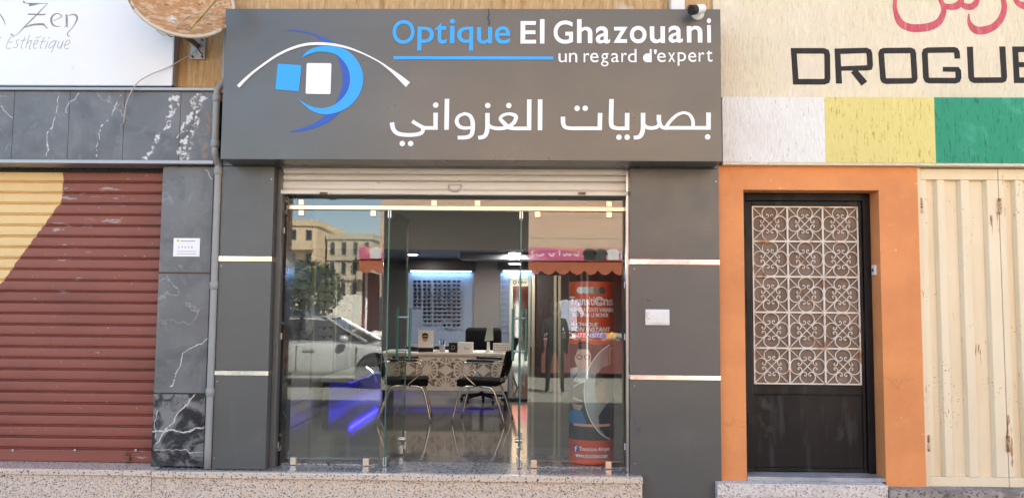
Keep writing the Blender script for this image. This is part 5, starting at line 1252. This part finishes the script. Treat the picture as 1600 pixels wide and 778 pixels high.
# a shopper in black standing before the stall (back to the shop)
def person(x, y, z, label):
    me = bpy.data.meshes.new('person'); V_ = []; E_ = []; Rr_ = []
    def v(p, r): V_.append((p[0], p[1], p[2])); Rr_.append(r); return len(V_)-1
    pel = v((0, 0, .95), .15); wst = v((0, .01, 1.12), .135); chs = v((0, 0, 1.32), .16); nk0 = v((0, 0, 1.47), .075); nk = v((0, -.01, 1.54), .055); hd = v((0, -.03, 1.63), .095); tp = v((0, -.02, 1.72), .085)
    E_ += [(pel, wst), (wst, chs), (chs, nk0), (nk0, nk), (nk, hd), (hd, tp)]
    for s_ in (-1, 1):
        hp = v((s_*.10, 0, .88), .10); kn = v((s_*.13, -.02, .48), .068); an = v((s_*.15, .02, .09), .045); to = v((s_*.17, -.14, .035), .038)
        E_ += [(pel, hp), (hp, kn), (kn, an), (an, to)]
        sh_ = v((s_*.19, 0, 1.40), .07); el = v((s_*.25, .02, 1.13), .048); wr = v((s_*.24, -.12, .92), .034); ha = v((s_*.235, -.16, .85), .036)
        E_ += [(chs, sh_), (sh_, el), (el, wr), (wr, ha)]
        for f in range(4):
            f1 = v((s_*(.215+.014*f), -.185-.004*f, .80), .010); f2 = v((s_*(.215+.014*f), -.18, .765), .009); E_ += [(ha, f1), (f1, f2)]
        th1 = v((s_*.20, -.20, .83), .011); E_ += [(ha, th1)]
    me.from_pydata(V_, E_, [])
    o = bpy.data.objects.new('person', me); col.objects.link(o); o.location = (x, y, z)
    sk = o.modifiers.new('skin', 'SKIN'); lay = me.skin_vertices[0].data if me.skin_vertices else None
    if lay is None:
        bpy.context.view_layer.objects.active = o
    lay = me.skin_vertices[0].data if me.skin_vertices else None
    if lay:
        for i, r_ in enumerate(Rr_): lay[i].radius = (r_, r_*.85)
        lay[0].use_root = True
    ss = o.modifiers.new('sub', 'SUBSURF'); ss.levels = 2; ss.render_levels = 2
    m = bpy.data.materials.new('dark_clothes_and_skin'); m.use_nodes = True; N, L = m.node_tree.nodes, m.node_tree.links
    tcn = N.new('ShaderNodeTexCoord'); sp = N.new('ShaderNodeSeparateXYZ'); L.new(tcn.outputs['Object'], sp.inputs[0])
    cr_ = N.new('ShaderNodeValToRGB'); cr_.color_ramp.interpolation = 'CONSTANT'
    el = cr_.color_ramp.elements; el[0].position = 0; el[0].color = (.004, .004, .0045, 1); el[1].position = .5; el[1].color = (.006, .006, .007, 1)
    e = el.new(.76); e.color = (.36, .20, .13, 1)
    mp = N.new('ShaderNodeMath'); mp.operation = 'DIVIDE'; mp.inputs[1].default_value = 2.0; L.new(sp.outputs[2], mp.inputs[0]); L.new(mp.outputs[0], cr_.inputs[0])
    L.new(cr_.outputs[0], N['Principled BSDF'].inputs['Base Color']); N['Principled BSDF'].inputs['Roughness'].default_value = .85
    me.materials.append(m)
    o['label'] = label; o['category'] = 'person'
    hm = MB()
    for i in range(7):
        for j in range(14):
            th, ph = math.pi*.62*i/6, 2*math.pi*j/14
            hm.v.append((.105*math.sin(th)*math.cos(ph), -.005+.115*math.sin(th)*math.sin(ph)+.01, 1.665+.125*math.cos(th)))
    hm.f = [(i*14+j, i*14+(j+1) % 14, (i+1)*14+(j+1) % 14, (i+1)*14+j) for i in range(6) for j in range(14)]
    WL[o] = None
    part('hair', hm, hairm, o, smooth=True)
    return o
person(.52, -9.3, -.12, 'person in black trousers and dark top standing before the clothes stall')
